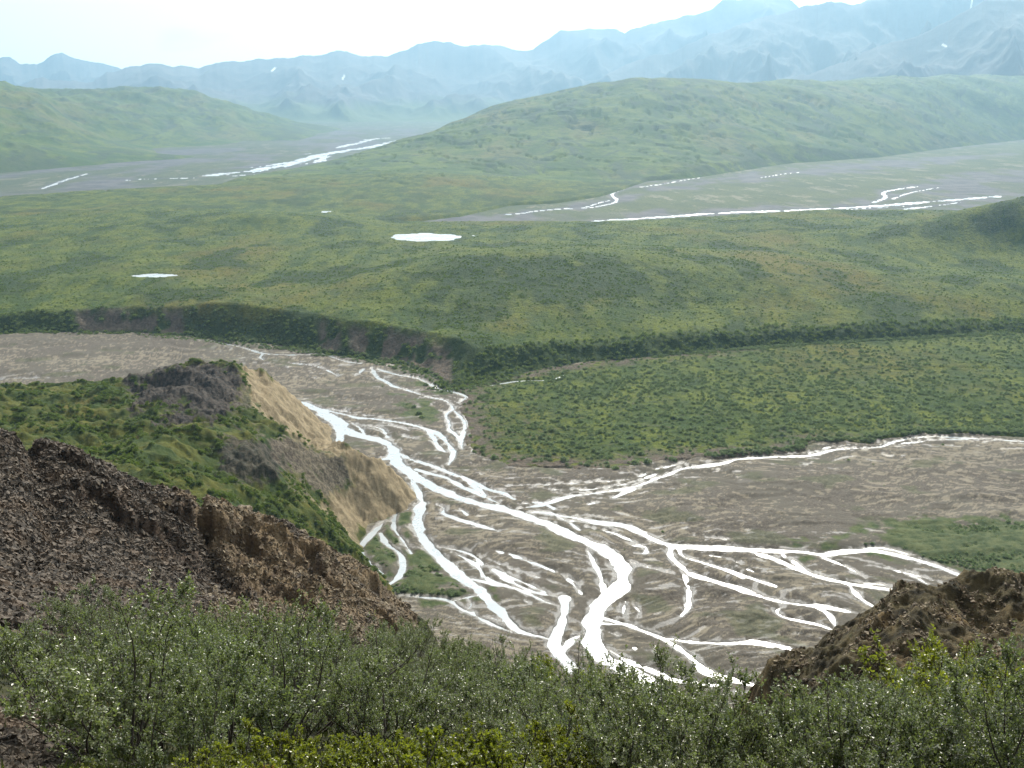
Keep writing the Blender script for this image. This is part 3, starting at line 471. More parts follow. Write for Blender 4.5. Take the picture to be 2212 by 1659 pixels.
# ================================================================== FAR LEFT HILLS, MOUNTAINS
lp = [PZ(*p)[:2] for p in [(-900,395),(-300,388),(0,374),(100,366),(200,357),(300,350),(400,342),(480,330),(550,320),(610,312),(650,302)]]+[PA(*p)[:2] for p in [(760,6200,0),(400,7000,0),(-900,7000,0)]]
LT = TPS([PD(*p) for p in [(-600,165,3500),(-200,180,3500),(0,190,3500),(100,218,3700),(180,242,3900),(90,198,4700),(250,196,4800),(350,203,4900),(400,194,5000),(460,205,5000),(500,228,5000),(600,268,5000),(200,285,3700),(400,275,4200),(0,300,2950),(0,345,2600),(300,325,3350),(500,300,4200),(-600,330,2700)]]+
   [PZ(*p) for p in [(0,374,1),(200,357,1),(400,342,1),(550,320,1),(650,302,1),(-600,392,1)]]+[PA(*p) for p in [(0,6200,60),(400,6300,60),(700,6200,0),(-600,6000,60)]], 1e-6)
rs2 = 2300*np.exp(np.arange(0, math.log(6400/2300), .0045)); X, Y = fan(-36, -4, 520, rs2)
s2 = sdist(X, Y, lp); b2 = np.minimum(LT(X, Y), s2*.35)
Z2 = b2+((ridged(X/300, Y/500, 5, 101)-.75)*45+fbm(X/120, Y/200, 4, 102)*9)*sst(10, 80, b2)
sheet('far_hill', X, Y, Z2, h_mat, dict(shrub=sst(250, 60, s2)*sst(-.2, .3, fbm(X/150, Y/150, 4, 103))*(X < 0)*.9, soil=X*0), Z2 > -8)
mt = mat_mountain()
def mountain(name, rc, rf, rb, sil, seed, green, amp, snow=(), a0=-36, a1=36, foot_z=0):
    rr = np.linspace(rf, rb, 230); X, Y = fan(a0, a1, 1000, rr); R = np.hypot(X, Y); px = CX+F*(X/Y)/CT
    wob = 350*fbm(X/1800, Y/1800, 3, seed+9); RR = R+wob*0
    sx, sy = zip(*sil); c1 = np.interp(px, sx, sy)-5*fbm(px/50, px*0+seed, 5, seed, .5)
    zc = CAMZ+rc*(TH_TAN(c1)); tf = np.clip((RR-rf)/(rc-rf), 0, 1); tb = np.clip((rb-RR)/(rb-rc), 0, 1); t = np.minimum(tf, tb)
    n = ridged(X/amp, Y/(amp*2.2), 5, seed+3, .42)
    z = np.clip(zc, -40, None)*t**(.55+1.5*(1-np.clip(n, 0, 1))**1.0*1.6)
    z += (n-.8)*55*np.sin(math.pi*t)*np.clip(zc/600, 0, 1)
    sn = np.zeros(X.shape)
    PX = CX+F*X/(Y*CT-(z-CAMZ)*ST); PY = CY-F*(Y*ST+(z-CAMZ)*CT)/(Y*CT-(z-CAMZ)*ST)
    for ax, ay, bx, by, wd in snow:
        d = seg_dist(PX, PY, [(ax, ay), (bx, by)]); sn = np.maximum(sn, sst(wd*1.3, wd*.5, d)*(tb > .98))
    gr = sst(green, green*.35, z+60*fbm(X/500, Y/500, 4, seed+5))
    sheet(name, X, Y, z-3, mt, dict(green=gr, snow=sn), (z > 1) | (t > .02))
def TH_TAN(py):
    v = (CY-py)/F; return (v*CT-ST)/(CT+v*ST)
mountain('mountain', 13500, 11500, 15000, [(-900,150),(-300,120),(-60,135),(0,134),(30,127),(52,143),(88,143),(118,130),(143,121),(175,130),(210,140),(250,146),(270,152),(330,160),(700,170),(1000,150)], 201, 100, 900, a0=-36, a1=4)
mountain('mountain', 10500, 7200, 12500, [(-900,190),(0,200),(50,186),(95,170),(160,176),(205,180),(235,160),(290,146),(340,140),(390,142),(430,149),(470,137),(540,130),(610,126),(660,121),(700,118),(750,109),(800,122),(850,118),(890,100),(940,84),(1000,98),(1060,95),(1130,107),(1150,105),(1180,82),(1210,65),(1330,60),(1345,70),(1420,45),(1500,32),(1550,3),(1640,-2),(1690,1),(1715,22),(1760,30),(1900,40),(3000,60)], 221, 190, 1100, [(588,152,594,146,2.2), (740,170,744,162,1.8)])
mountain('mountain', 8600, 6100, 10500, [(1100,250),(1240,203),(1290,172),(1350,138),(1410,117),(1432,121),(1480,95),(1560,68),(1620,45),(1700,25),(1780,9),(1830,18),(1900,-4),(2000,-30),(2212,-45),(2600,-60),(3200,-20)], 241, 230, 800, [(2101,-6,2096,24,2.0)], a0=2, a1=36)
mountain('mountain', 7000, 5000, 8200, [(1500,215),(1680,170),(1760,158),(1830,128),(1900,100),(1960,88),(2020,62),(2080,28),(2110,16),(2160,18),(2212,10),(2400,-10),(3200,10)], 261, 240, 700, [(2036,95,2044,99,2)], a0=8, a1=36)

# ================================================================== KNOLL (green hill with dark rock, left middle)
kp = [PZ(*p)[:2] for p in [(-900,812),(-300,812),(0,812),(230,797),(330,765),(400,755),(520,770),(620,822),(690,880),(716,925),(722,955),(716,978)]]+[PD(*p)[:2] for p in [(800,988,440),(855,1002,430)]]+[PZ(*p)[:2] for p in [(893,1045),(902,1078),(872,1105),(800,1135),(775,1175),(800,1215),(850,1270),(890,1330),(1000,1450)]]+[PA(*p)[:2] for p in [(1000,200,0),(-900,160,0)]]
KT = TPS([PD(*p) for p in [(-600,845,500),(0,833,510),(100,831,505),(230,823,495),(330,796,482),(370,782,480),(450,786,478),(520,802,476),(600,845,474),(680,897,478),(590,897,440),(650,937,440),(500,900,415),(620,958,392),(690,972,400),(800,991,402),(850,1007,400),
   (540,952,352),(640,985,365),(750,1012,372),(700,1080,345),(820,1060,385),(0,900,420),(-400,900,420),(200,900,400),(200,950,350),(300,1000,305),(400,1050,285),(500,1100,282),(600,1150,292),(700,1200,302),(800,1240,315),(300,870,430),(400,850,440),(100,1000,300)]]+
   [PZ(*p) for p in [(716,925,2),(716,978,1),(893,1045,3),(902,1078,0),(860,1110,1),(800,1135,2),(780,1180,2),(850,1265,2)]]+[PA(*p) for p in [(-300,600,5),(0,600,0),(400,570,0),(200,585,5),(300,230,60),(700,240,20),(-300,220,75)]], 1e-6)
rsk = 235*np.exp(np.arange(0, math.log(620/235), .0026)); X, Y = fan(-35, -3, 760, rsk); R = np.hypot(X, Y)
s3 = sdist(X, Y, kp)
lobes = (ridged(X/38, Y/30, 4, 301)-.78)*9
K0 = np.minimum(KT(X, Y)+lobes+fbm(X/12, Y/12, 4, 303)*1.0, s3*1.25+1.5*fbm(X/8, Y/8, 3, 305))
PXk, PYk = proj(X, Y, K0)
def pmask(poly, soft, nz): return sst(-soft, soft, sdist(PXk, PYk, poly)+nz)
nzk = fbm(X/10, Y/10, 4, 307)*30+fbm(X/2.5, Y/2.5, 3, 309)*26
rock = np.maximum(pmask([(280,830),(340,790),(380,776),(480,788),(530,812),(520,870),(480,900),(400,918),(330,905),(400,880),(290,875)], 8, nzk*.8), pmask([(455,965),(520,945),(600,955),(640,1000),(590,1040),(480,1030)], 10, nzk*.9)*.85)
grey = pmask([(560,935),(720,960),(790,985),(770,1040),(700,1090),(640,1040),(610,985)], 14, nzk)*.9
grey = np.maximum(grey, pmask([(500,890),(520,830),(560,840),(560,880)], 8, nzk*.6)*.6)
och = np.maximum(pmask([(525,795),(560,800),(740,900),(735,985),(690,975),(600,915),(545,870)], 5, nzk*.35), pmask([(725,962),(860,990),(930,1050),(920,1100),(760,1155),(700,1085),(775,1040)], 8, nzk*.45))
och = np.maximum(och, pmask([(690,1075),(760,1130),(790,1190),(740,1140),(670,1075)], 6, nzk*.4)*.9)
rough_k = (1-och)*(fbm(X/3, Y/3, 3, 311)*.45)+och*(ridged(X/5, Y/9, 4, 313)-.75)*2.2+rock*fbm(X/2.2, Y/2.2, 3, 315)*1.1
rough_k = rough_k*.75; K0 += rough_k*sst(0, 3, s3); KN = K0
o = sheet('knoll', X, Y, K0, mat_knoll(), dict(rock=rock*(1-och), grey=grey*(1-och), ochre=och), K0 > -1.5)
KG = (rsk, -35, -3, 760, KN); KSH = (1-np.clip(rock+grey+och, 0, 1))*(fbm(X/22, Y/22, 4, 321)+.2+.5*sst(1010, 1120, PYk) > .12)
def gridh(G, x, y):
    rs_, a0, a1, na, Zg = G; a = (np.degrees(np.arctan2(x, y))-a0)/(a1-a0)*(na-1); i = np.interp(np.hypot(x, y), rs_, np.arange(len(rs_)))
    i0 = np.clip(i.astype(int), 0, len(rs_)-2); j0 = np.clip(a.astype(int), 0, na-2); fi_, fa = i-i0, np.clip(a-j0, 0, 1)
    return (Zg[i0, j0]*(1-fa)+Zg[i0, j0+1]*fa)*(1-fi_)+(Zg[i0+1, j0]*(1-fa)+Zg[i0+1, j0+1]*fa)*fi_

# ================================================================== NEAR HILLSIDE WITH SCREE SPUR
crest = [(-500,800,70),(-250,870,74),(0,950,80),(100,985,82),(200,1022,84),(265,1065,85),(370,1112,88),(520,1162,91),(620,1200,93),(720,1237,95),(850,1292,97),(885,1325,97)]
CW = [PD(*p) for p in crest]
hp = [PD(*p) for p in crest]+[PD(*p) for p in [(-500,1050,50),(0,1100,62),(0,1250,46),(0,1400,31),(300,1190,66),(300,1290,50),(600,1290,66),(300,1390,36),(600,1400,42),(850,1350,66),(850,1400,52),(1000,1455,42),(1240,1515,40),(1400,1555,38),(1550,1610,35),(1700,1640,32),(1850,1590,30),(2000,1540,30),(2212,1480,31),(2700,1400,31),
   (0,1530,19),(300,1560,17),(700,1580,19),(1100,1620,20),(1600,1680,19),(2212,1620,18),(2700,1600,18),(0,1700,9),(700,1730,8.5),(1400,1740,8.5),(2212,1710,9),(-500,1500,18),(2700,1750,8.5)]]
hp += [PA(*p) for p in [(1106,1,158.4),(1106,-3,158.6),(-500,3,157.6),(2700,3,157.4)]]
hp += [PA(*p) for p in [(1106,62,113),(1500,60,113),(900,125,86),(1106,100,84),(1500,100,84),(1900,70,118),(2300,80,118),(2700,80,122),(1106,160,48),(1700,160,50),(2500,170,60),(500,150,72),(0,150,84),(-500,150,90),(0,100,112),(-500,95,118),(300,108,103),(600,112,98),(1106,250,-6),(1800,250,-6),(2700,260,-6),(500,240,30),(0,240,50),(-500,240,60)]]
NT = TPS(hp, 1e-6)
rsn = np.r_[3*np.exp(np.arange(0, math.log(30/3), .012)), 30*np.exp(np.arange(0, math.log(112/30), .0032)), 112*np.exp(np.arange(0, math.log(255/112), .02))]
X, Y = fan(-64, 64, 1440, rsn); R = np.hypot(X, Y); N0 = NT(X, Y)
dc = seg_dist(X, Y, CW); PXn, PYn = proj(X, Y, N0)
side = sst(40, 60, R)
scree = sst(0, 1, 1-sst(-30, 30, sdist(PXn, PYn, [(-900,1470),(60,1440),(150,1350),(350,1300),(560,1330),(700,1360),(870,1345),(900,1700),(3500,1750),(3500,1300),(900,1300),(885,1330),(900,1100),(3500,900),(3500,2600),(-900,2600)])))
scree = ((PYn < np.interp(PXn, [-900,0,140,200,300,480,620,760,880,905], [1500,1450,1410,1400,1400,1440,1450,1430,1400,1340]))*(PXn < 905)*(R > 33)).astype(float)
low = np.maximum(scree, sst(-8, 8, sdist(PXn, PYn, [(-600,1500),(30,1500),(110,1520),(150,1570),(190,1640),(120,1700),(-600,1760)])))
rg = ridged(X/9+Y/40, Y/14, 5, 401, .55)
crag = sst(15, 2.5, dc)*scree
ledge = (np.floor(rg*6)/6+.25*rg)
N1 = N0+crag*(.12+.88*sst(160, 420, PXn))*(np.minimum(rg-.75, .12)*4.6+fbm(X/2.2, Y/2.2, 4, 403)*.7+(ledge-rg)*1.2)+scree*(fbm(X/1.1, Y/1.1, 3, 405)*.13+fbm(X/10, Y/10, 3, 406)*.45)+(1-scree)*fbm(X/2.2, Y/2.2, 3, 407)*.18
gul2 = np.exp(-(fbm(X/13+Y/50, Y/60, 2, 409)/.09)**2)*sst(30, 10, dc)*scree; N1 -= gul2*1.3; notch = ridged(X/4.5+Y/9, Y/7, 3, 415); N1 += crag*sst(200, 420, PXn)*(np.round(notch*4)/4-notch)*2.6
och_n = sst(-.1, .6, fbm(X/9, Y/12, 4, 411)+.75*sst(380, 620, PXn)-.75*sst(420, 200, PXn))*scree
def hit(px, py):
    d = ray(px, py); t = np.linspace(30, 110, 400); q = t/math.hypot(d[0], d[1]); hx, hy, hz_ = d[0]*q, d[1]*q, CAMZ+d[2]*q; below = np.where(hz_ < NT(hx, hy))[0]
    i = below[0] if len(below) else 399; return (hx[i], hy[i])
def scarp(line, A, width, seed):
    pl = [hit(*q) for q in line]; best = np.full(X.shape, 1e9); sg = np.zeros(X.shape)
    for (ax, ay), (bx, by) in zip(pl[:-1], pl[1:]):
        dx, dy = bx-ax, by-ay; L2 = dx*dx+dy*dy+1e-9; t = np.clip(((X-ax)*dx+(Y-ay)*dy)/L2, 0, 1); d = np.hypot(X-ax-t*dx, Y-ay-t*dy); c = (dx*(Y-ay)-dy*(X-ax)); m_ = d < best; best = np.where(m_, d, best); sg = np.where(m_, np.sign(c), sg)
    ends = np.minimum(np.hypot(X-pl[0][0], Y-pl[0][1]), np.hypot(X-pl[-1][0], Y-pl[-1][1])); sd1 = best*sg+1.1*fbm(X/2.2, Y/2.2, 4, seed)+1.2*fbm(X/6, Y/6, 2, seed+1)
    return A*sst(-.35, .35, sd1)*np.exp(-np.maximum(0, sd1)**2/width**2)*sst(.5, 5, ends)*(.85+.35*fbm(X/4, Y/4, 3, seed+2)), (np.abs(sd1) < 1.1)*(best < width)
SCM = np.zeros(X.shape)
for ln_, A_, w_, sd9 in [([(110,1050),(200,1085),(290,1135),(360,1185),(430,1215)], 1.7, 4, 431), ([(300,1085),(400,1130),(470,1165),(540,1215),(575,1250)], 2.8, 4, 441), ([(560,1180),(640,1225),(700,1260),(760,1290)], 2.2, 3.5, 451), ([(700,1235),(780,1275),(840,1305),(875,1330)], 2.4, 4, 461), ([(430,1230),(520,1270),(600,1300)], 1.1, 3, 471)]:
    a_, m_ = scarp(ln_, A_, w_, sd9); N1 = N1+a_; SCM = np.maximum(SCM, m_)
N1 = N1+sst(9, 2, dc)*scree*((ridged(X/1.6, Y/1.6, 4, 481, .6)-.75)*1.1)+SCM*(ridged(X/.9, Y/.9, 3, 483, .6)-.75)*.9
NG = (rsn, -64, 64, 1440, N1)
veg_n = (1-low)*.85
sheet('hillside', X, Y, N1, mat_slope(), dict(ochre=och_n, veg=veg_n), N1 > -4)

# ------------------------------------------------------------------ right rock outcrop
oc = [(1655,1600,46),(1668,1530,47),(1655,1440,46.5),(1672,1432,47),(1720,1412,47),(1775,1396,48),(1800,1365,48),(1835,1330,49),(1880,1300,50),(1935,1272,51),(2000,1258,52),(2060,1250,52),(2130,1247,53),(2212,1248,54),(2500,1225,56),(3000,1200,58)]
OT = TPS([PD(*p) for p in oc[2:]]+[PD(*p) for p in [(1640,1560,44.5),(1700,1540,42),(1800,1500,41),(1900,1400,42.5),(1800,1455,41.5),(1960,1340,45),(2060,1330,49),(2160,1330,50.5),(2100,1400,43),(2300,1320,46),(2700,1300,46),(1850,1570,34),(2000,1500,35),(2212,1440,34),(2700,1400,34)]]+[PA(*p) for p in [(1720,56,123),(1900,62,124),(2212,66,126),(2900,70,128)]], 1e-6)
op = [PD(*p)[:2] for p in [(1600,1600,48),(1600,1620,42),(1640,1650,37),(1800,1640,32),(2000,1620,28),(2212,1600,26),(2900,1600,26),(2900,1200,66),(2212,1240,63),(2050,1250,60),(1930,1270,57),(1835,1330,54),(1775,1396,53),(1690,1440,54),(1610,1500,52)]]
rso = 25*np.exp(np.arange(0, math.log(68/25), .0021)); X, Y = fan(10, 42, 620, rso)
s4 = sdist(X, Y, op)+1.5; ob = NT(X, Y)-1.5
s4n = s4+.8*fbm(X/2.2, Y/2.2, 4, 501)
O0 = np.minimum(OT(X, Y), ob+np.maximum(0, s4n)*5.5)
ax = X*.8-Y*.6; rg2 = ridged(ax/5.5, (X*.6+Y*.8)/11, 5, 503, .55)
O1 = O0+((rg2-.7)*1.7+fbm(X/1.6, Y/1.6, 4, 505)*.4+fbm(X/.35, Y/.35, 2, 506)*.09)*sst(0, 3, O0-ob)
O1 = np.where(s4n < 0, ob-1, O1)
m = M('outcrop_rock'); c = m.mix(m.step(m.noise(.9, 7, .75), .36, .64), (.022, .018, .01), (.112, .09, .044))
c = m.mix(m.mul(m.step(m.noise(.35, 5, .7, off=8), .5, .68), .7), c, (.25, .175, .085)); c = m.mix(m.mul(m.step(m.noise(1.5, 5, .7, off=21), .6, .7), .6), c, (.06, .07, .018))
OM = m.fin(c, .9, m.bump(m.noise(5, 7, .8), .25, .9), .2)
sheet('rock_outcrop', X, Y, O1, OM, None, O1 > ob-.6)
OG = (rso, 10, 42, 620, O1)

# ================================================================== VEGETATION AND STONES
WILLOW = mat_leaf('willow_leaf', (.036, .056, .02), (.225, .25, .14), (.20, .26, .06), .36, .65, .36)
YGREEN = mat_leaf('birch_leaf', (.07, .10, .01), (.16, .18, .025), (.24, .28, .02), .35, .6, .45)
RUST = mat_leaf('rust_leaf', (.12, .11, .015), (.24, .13, .03), (.3, .2, .03), .4, .5, .4)
DARKL = mat_leaf('alder_leaf', (.03, .055, .012), (.10, .14, .035), (.14, .2, .025), .5, .3, .45)
SAGE = mat_leaf('scrub_leaf', (.05, .075, .035), (.24, .29, .18), (.22, .3, .11), .5, .3, .45)
BARK = mat_bark('willow_bark', (.025, .02, .016), (.10, .085, .068))
def rvec(n, rng):
    v = rng.normal(size=(n, 3)); return v/np.linalg.norm(v, axis=1)[:, None]
def leaf_quads(P, D, Nn, ln, wd):
    """diamond leaves: base P, axis D, roughly normal N"""
    S = np.cross(D, Nn); S /= np.linalg.norm(S, axis=1)[:, None]+1e-9; N2 = np.cross(S, D)
    ln = ln[:, None]; wd = wd[:, None]; m = P+D*ln*.45
    V = np.stack([P, m+S*wd+N2*wd*.35, P+D*ln, m-S*wd+N2*wd*.35], 1).reshape(-1, 3); return V, np.arange(len(V)).reshape(-1, 4)
def tubes(paths):
    V = []; Fc = []; b = 0
    for p, r0, r1 in paths:
        n = len(p); d = np.gradient(p, axis=0); d /= np.linalg.norm(d, axis=1)[:, None]+1e-9
        ref = np.array([.3, .2, .93]) if abs(d[0][2]) < .9 else np.array([1, 0, 0.]); a = np.cross(d, ref); a /= np.linalg.norm(a, axis=1)[:, None]+1e-9; c = np.cross(d, a)
        r = np.linspace(r0, r1, n)[:, None]
        for k in range(4):
            t = k*math.pi/2; V.append(p+(a*math.cos(t)+c*math.sin(t))*r)
        ix = lambda i, k: b+(k % 4)*n+i
        Fc += [(ix(i, k), ix(i, k+1), ix(i+1, k+1), ix(i+1, k)) for i in range(n-1) for k in range(4)]; b += 4*n
    return np.concatenate(V), np.array(Fc)
def grow(seed, H, spread, nst, nbr, ntw, nlf, ll, lw, bare=0):
    rng = np.random.default_rng(seed); paths = []; LP, LD = [], []
    def limb(p0, d, ln, n, up, wob):
        pts = [p0]; d = d/np.linalg.norm(d)
        for i in range(n):
            d = d+rng.normal(size=3)*wob+np.array([0, 0, up]); d /= np.linalg.norm(d); pts.append(pts[-1]+d*ln/n)
        return np.array(pts)
    for i in range(nst):
        a = rng.uniform(0, 2*math.pi); tilt = rng.uniform(.1, 1)**.7*spread; hh = H*rng.uniform(.72, 1.08)
        p = limb(np.array([math.cos(a), math.sin(a), 0])*rng.uniform(.03, .22)*H, np.array([math.cos(a)*tilt, math.sin(a)*tilt, 1]), hh*math.sqrt(1+tilt**2*.5), 8, .03, .12)
        paths.append((p, .017*H/2+.006, .004))
        for j in range(nbr):
            t = rng.uniform(.1, .98); k = t*8; k0 = min(int(k), 7); q = p[k0]+(p[k0+1]-p[k0])*(k-k0)
            d = (p[k0+1]-p[k0]); d = d/np.linalg.norm(d)+rvec(1, rng)[0]*.75+np.array([0, 0, .25]); L_ = H*rng.uniform(.2, .42)*(1.15-.5*t)
            bq = limb(q, d, L_, 4, .06, .15); paths.append((bq, .0055, .0025))
            for m_ in range(ntw):
                t2 = rng.uniform(.15, 1); kk = t2*4; c0 = min(int(kk), 3); q2 = bq[c0]+(bq[c0+1]-bq[c0])*(kk-c0)
                d2 = rvec(1, rng)[0]*.8+np.array([0, 0, .45])+(bq[-1]-bq[0])/L_; l2 = H*rng.uniform(.06, .14); tw = limb(q2, d2, l2, 2, .05, .1)
                if m_ % 2 == 0: paths.append((tw, .0028, .0015))
                if rng.uniform() < bare: continue
                tt = rng.uniform(0, 1, nlf)[:, None]; P = tw[0]+(tw[-1]-tw[0])*tt+rng.normal(size=(nlf, 3))*.008
                ax = (tw[-1]-tw[0])/l2; D = ax*.6+rvec(nlf, rng)*.9; LP.append(P); LD.append(D/np.linalg.norm(D, axis=1)[:, None])
    P = np.concatenate(LP); D = np.concatenate(LD); n = len(P); N_ = rvec(n, rng)*.7+np.array([0, 0, .8])
    s = rng.uniform(.65, 1.2, n); lv, lf = leaf_quads(P, D, N_, ll*s, lw*s*.5)
    return tubes(paths), (lv, lf)
protos = {}; PH = {}
def proto(kind, i, leafmat, *a, **k):
    (sv, sf), (lv, lf) = grow(*a, **k)
    PH.setdefault(kind, []).append(float(np.percentile(lv[:, 2], 99.7)))
    protos.setdefault(kind, []).append((mesh_np('stems', sv, sf, BARK, link=False), mesh_np('foliage', lv, lf, leafmat, smooth=False, link=False)))
for i in range(6): proto('willow', i, WILLOW, 900+i, 2.0, [.75, .95, .6, .85, .7, 1.0][i], [11, 13, 10, 14, 12, 12][i], 9, 6, 15, .058, .034)
for i in range(2): proto('sparse', i, WILLOW, 930+i, 2.2, .9, 12, 8, 5, 8, .058, .024, bare=.45)
for i in range(3): proto('birch', i, YGREEN, 950+i, .62, 1.15, 12, 7, 5, 10, .034, .028)
for i in range(2): proto('olive', i, YGREEN, 970+i, 1.15, .9, 12, 8, 6, 11, .045, .026)
for i in range(2): proto('rust', i, RUST, 980+i, .8, 1.1, 11, 7, 5, 11, .036, .028)
def place_shrub(kind, x, y, h, rz, label, group, name='willow_shrub', cat='shrub', cap=None, bury=.03):
    pi_ = RNG.integers(len(protos[kind])); st_, fo = protos[kind][pi_]
    base = PH[kind][pi_]; s = h/base
    z = float(gridh(NG, x, y)); 
    if name == 'willow_shrub' and x > 14: z = max(z, float(gridh(OG, x, y)) if 10 < math.degrees(math.atan2(x, y)) < 42 and math.hypot(x, y) > 25.5 else z)
    if cap is not None:
        px_, _ = proj(x, y, z+h); top_ = np.interp(px_, SILX, SILY)+cap
        T_ = ray(px_, top_); zz_ = CAMZ+T_[2]/math.hypot(T_[0], T_[1])*math.hypot(x, y)-z; h = min(h, zz_)
        if h < .35: return None
    e = bpy.data.objects.new(name, None); col.objects.link(e); e.empty_display_size = .2; s = h/base
    e.location = (x, y, z-bury); e.rotation_euler = (RNG.normal()*.08, RNG.normal()*.08, rz); e.scale = (s*RNG.uniform(.9, 1.15), s*RNG.uniform(.9, 1.15), s)
    tag(e, label, cat, group)
    for n_, me in (('stems', st_), ('foliage', fo)):
        o = bpy.data.objects.new(n_, me); col.objects.link(o); o.parent = e
    return e
SIL = [(-300,1430),(0,1370),(60,1335),(130,1275),(250,1265),(380,1290),(480,1300),(560,1335),(620,1320),(700,1330),(800,1312),(880,1300),(950,1312),(1000,1342),(1060,1370),(1100,1395),(1150,1402),(1190,1435),(1235,1432),(1260,1422),(1300,1440),(1400,1480),(1480,1490),(1520,1580),(1606,1640),(1650,1680),(1695,1650),(1740,1560),(1850,1485),(1950,1455),(2030,1410),(2080,1430),(2130,1440),(2212,1400),(2500,1380)]
SILX, SILY = zip(*SIL)
# foreground willows
LX, LY = [-200,0,140,250,380,620,880,1000,1240,1400,1550,1640,1700,1850,2000,2212,2500], [1480,1455,1370,1350,1360,1375,1350,1440,1500,1540,1600,1650,1620,1585,1540,1500,1480]
pts = []
cand = RNG.uniform(size=(60000, 2)); nW = 0
def zone(px, r):
    if px < 560: h = 'below the dark scree'
    elif px < 1000: h = 'below the rocky spur'
    elif px < 1640: h = 'in front of the river'
    else: h = 'below the rock outcrop'
    d = 'in the front row' if r < 14 else 'mid thicket' if r < 25 else 'along the back edge'
    return h, d
for a_, b_ in cand:
    px = -600+a_*3400; r = 9.2+(b_**.62)*34.5
    p = PA(px, r, 0); x, y = p[0], p[1]; z = float(NT(x, y)); sx, sy = proj(x, y, z)
    if sy < np.interp(sx, LX, LY) or not -260 < sx < 2480: continue
    if sx < 215 and sy > 1490: continue
    if sy > 1625 and 480 < sx < 1180: continue
    if r < 12.5 and sx > 1650: pass
    sp_ = 1.0+.019*r
    if any((x-q[0])**2+(y-q[1])**2 < sp_**2 for q in pts): continue
    pts.append((x, y)); 
    if len(pts) > 292: break
pts.sort(key=lambda q: -math.hypot(*q))
for x, y in pts:
    r = math.hypot(x, y); px = proj(x, y, float(NT(x, y)))[0]; h, d = zone(px, r); u = RNG.uniform()
    hh = RNG.uniform(1.45, 2.15)*(1.0 if r > 15 else .88)
    if px > 1640 and r > 20: hh *= .85
    yellow = px > 1650 and u < .3
    if 1230 < px < 1340 and 20 < r < 28 and u < .8: yellow = True
    if yellow: place_shrub('olive', x, y, hh*.75, RNG.uniform(0, 6.28), 'olive yellow shrub '+h+', '+d, 'yellow shrubs '+h+', '+d, cap=RNG.uniform(0, 45))
    elif u > .88: place_shrub('sparse', x, y, hh*1.08, RNG.uniform(0, 6.28), 'thin willow shrub with bare twigs '+h+', '+d, 'twiggy shrubs '+h+', '+d, cap=RNG.uniform(-8, 40))
    else: place_shrub('willow', x, y, hh, RNG.uniform(0, 6.28), 'grey green willow shrub '+h+', '+d, 'willow shrubs '+h+', '+d, cap=RNG.uniform(-5, 60))
# tall ones that stand out
for px, r, hh, kd, lab in [(385, 19.5, 3.2, 'willow', 'tallest rounded willow shrub rising against the dark scree'), (560, 17, 2.9, 'sparse', 'tall open willow shrub with pale crossing branches, right of the tallest one'), (1255, 31, 2.9, 'olive', 'bright green willow shrub standing up in front of the main river bend'),
   (2035, 26, 2.6, 'willow', 'single tall willow sprig against the black face of the outcrop'), (2190, 24, 2.3, 'olive', 'yellow green shrub at the right edge below the outcrop'), (205, 24, 2.4, 'willow', 'pale silvery willow shrub at the left foot of the scree')]:
    p = PA(px, r, 0); place_shrub(kd, p[0], p[1], hh, 1.0+px, lab, None, cap=-6)
# low dwarf birch along the bottom edge
bp = []
for a_, b_ in RNG.uniform(size=(9000, 2)):
    px = 380+a_*820 if b_ < .6 else -600+a_*3300; r = 6.6+RNG.uniform()*(3.0*math.exp(-((px-880)/300)**2)+1.0)
    if px < 150 and RNG.uniform() < .6: continue
    if px > 1250: r = 7.0+RNG.uniform()*1.6
    p = PA(px, r, 0)
    px = proj(p[0], p[1], float(NT(p[0], p[1])))[0]
    if not -60 < px < 2280 or 215 < px < 420: continue
    if any((p[0]-q[0])**2+(p[1]-q[1])**2 < .34**2 for q in bp): continue
    bp.append((p[0], p[1], px, r))
    if len(bp) > 230: break
for x, y, px, r in bp:
    if px < 215 and r > 7.6: continue
    rs_ = RNG.uniform() < .08 or (px < 250 and RNG.uniform() < .3)
    side_ = 'at the lower left edge' if px < 400 else 'left of the middle' if px < 900 else 'in the middle' if px < 1400 else 'at the lower right'
    if px > 1250: place_shrub('willow', x, y, RNG.uniform(.8, 1.2), px, 'low grey green willow shrub on the bottom edge '+side_, 'low willows on the bottom edge '+side_)
    elif px < 215: place_shrub('birch', x, y, RNG.uniform(.16, .28), px, 'tiny yellow green sprig on the gravel at the lower left corner', 'tiny sprigs on the lower left gravel', 'birch_bush', 'bush')
    elif rs_: place_shrub('rust', x, y, RNG.uniform(.25, .45), px, 'small rust tinged birch bush '+side_+' of the bottom edge', 'rusty birch bushes '+side_, 'birch_bush', 'bush')
    else: place_shrub('birch', x, y, RNG.uniform(.4, .75), px, 'low yellow green birch bush '+side_+' of the bottom edge', 'yellow green birch bushes '+side_, 'birch_bush', 'bush')
for px, py, r, hh, lab in [(95, 1600, 13.2, .28, 'small orange cushion plant on the gravel at the lower left'), (2150, 1560, 21, .9, 'rust brown birch bush at the right edge among green willows'), (2070, 1530, 23, .7, 'rust brown birch bush left of the one at the right edge'), (30, 1500, 18, .45, 'low ochre bush on the soil at the left edge above the gravel patch')]:
    p = PA(px, r, 0); place_shrub('rust', p[0], p[1], hh, px, lab, None, 'birch_bush', 'bush')

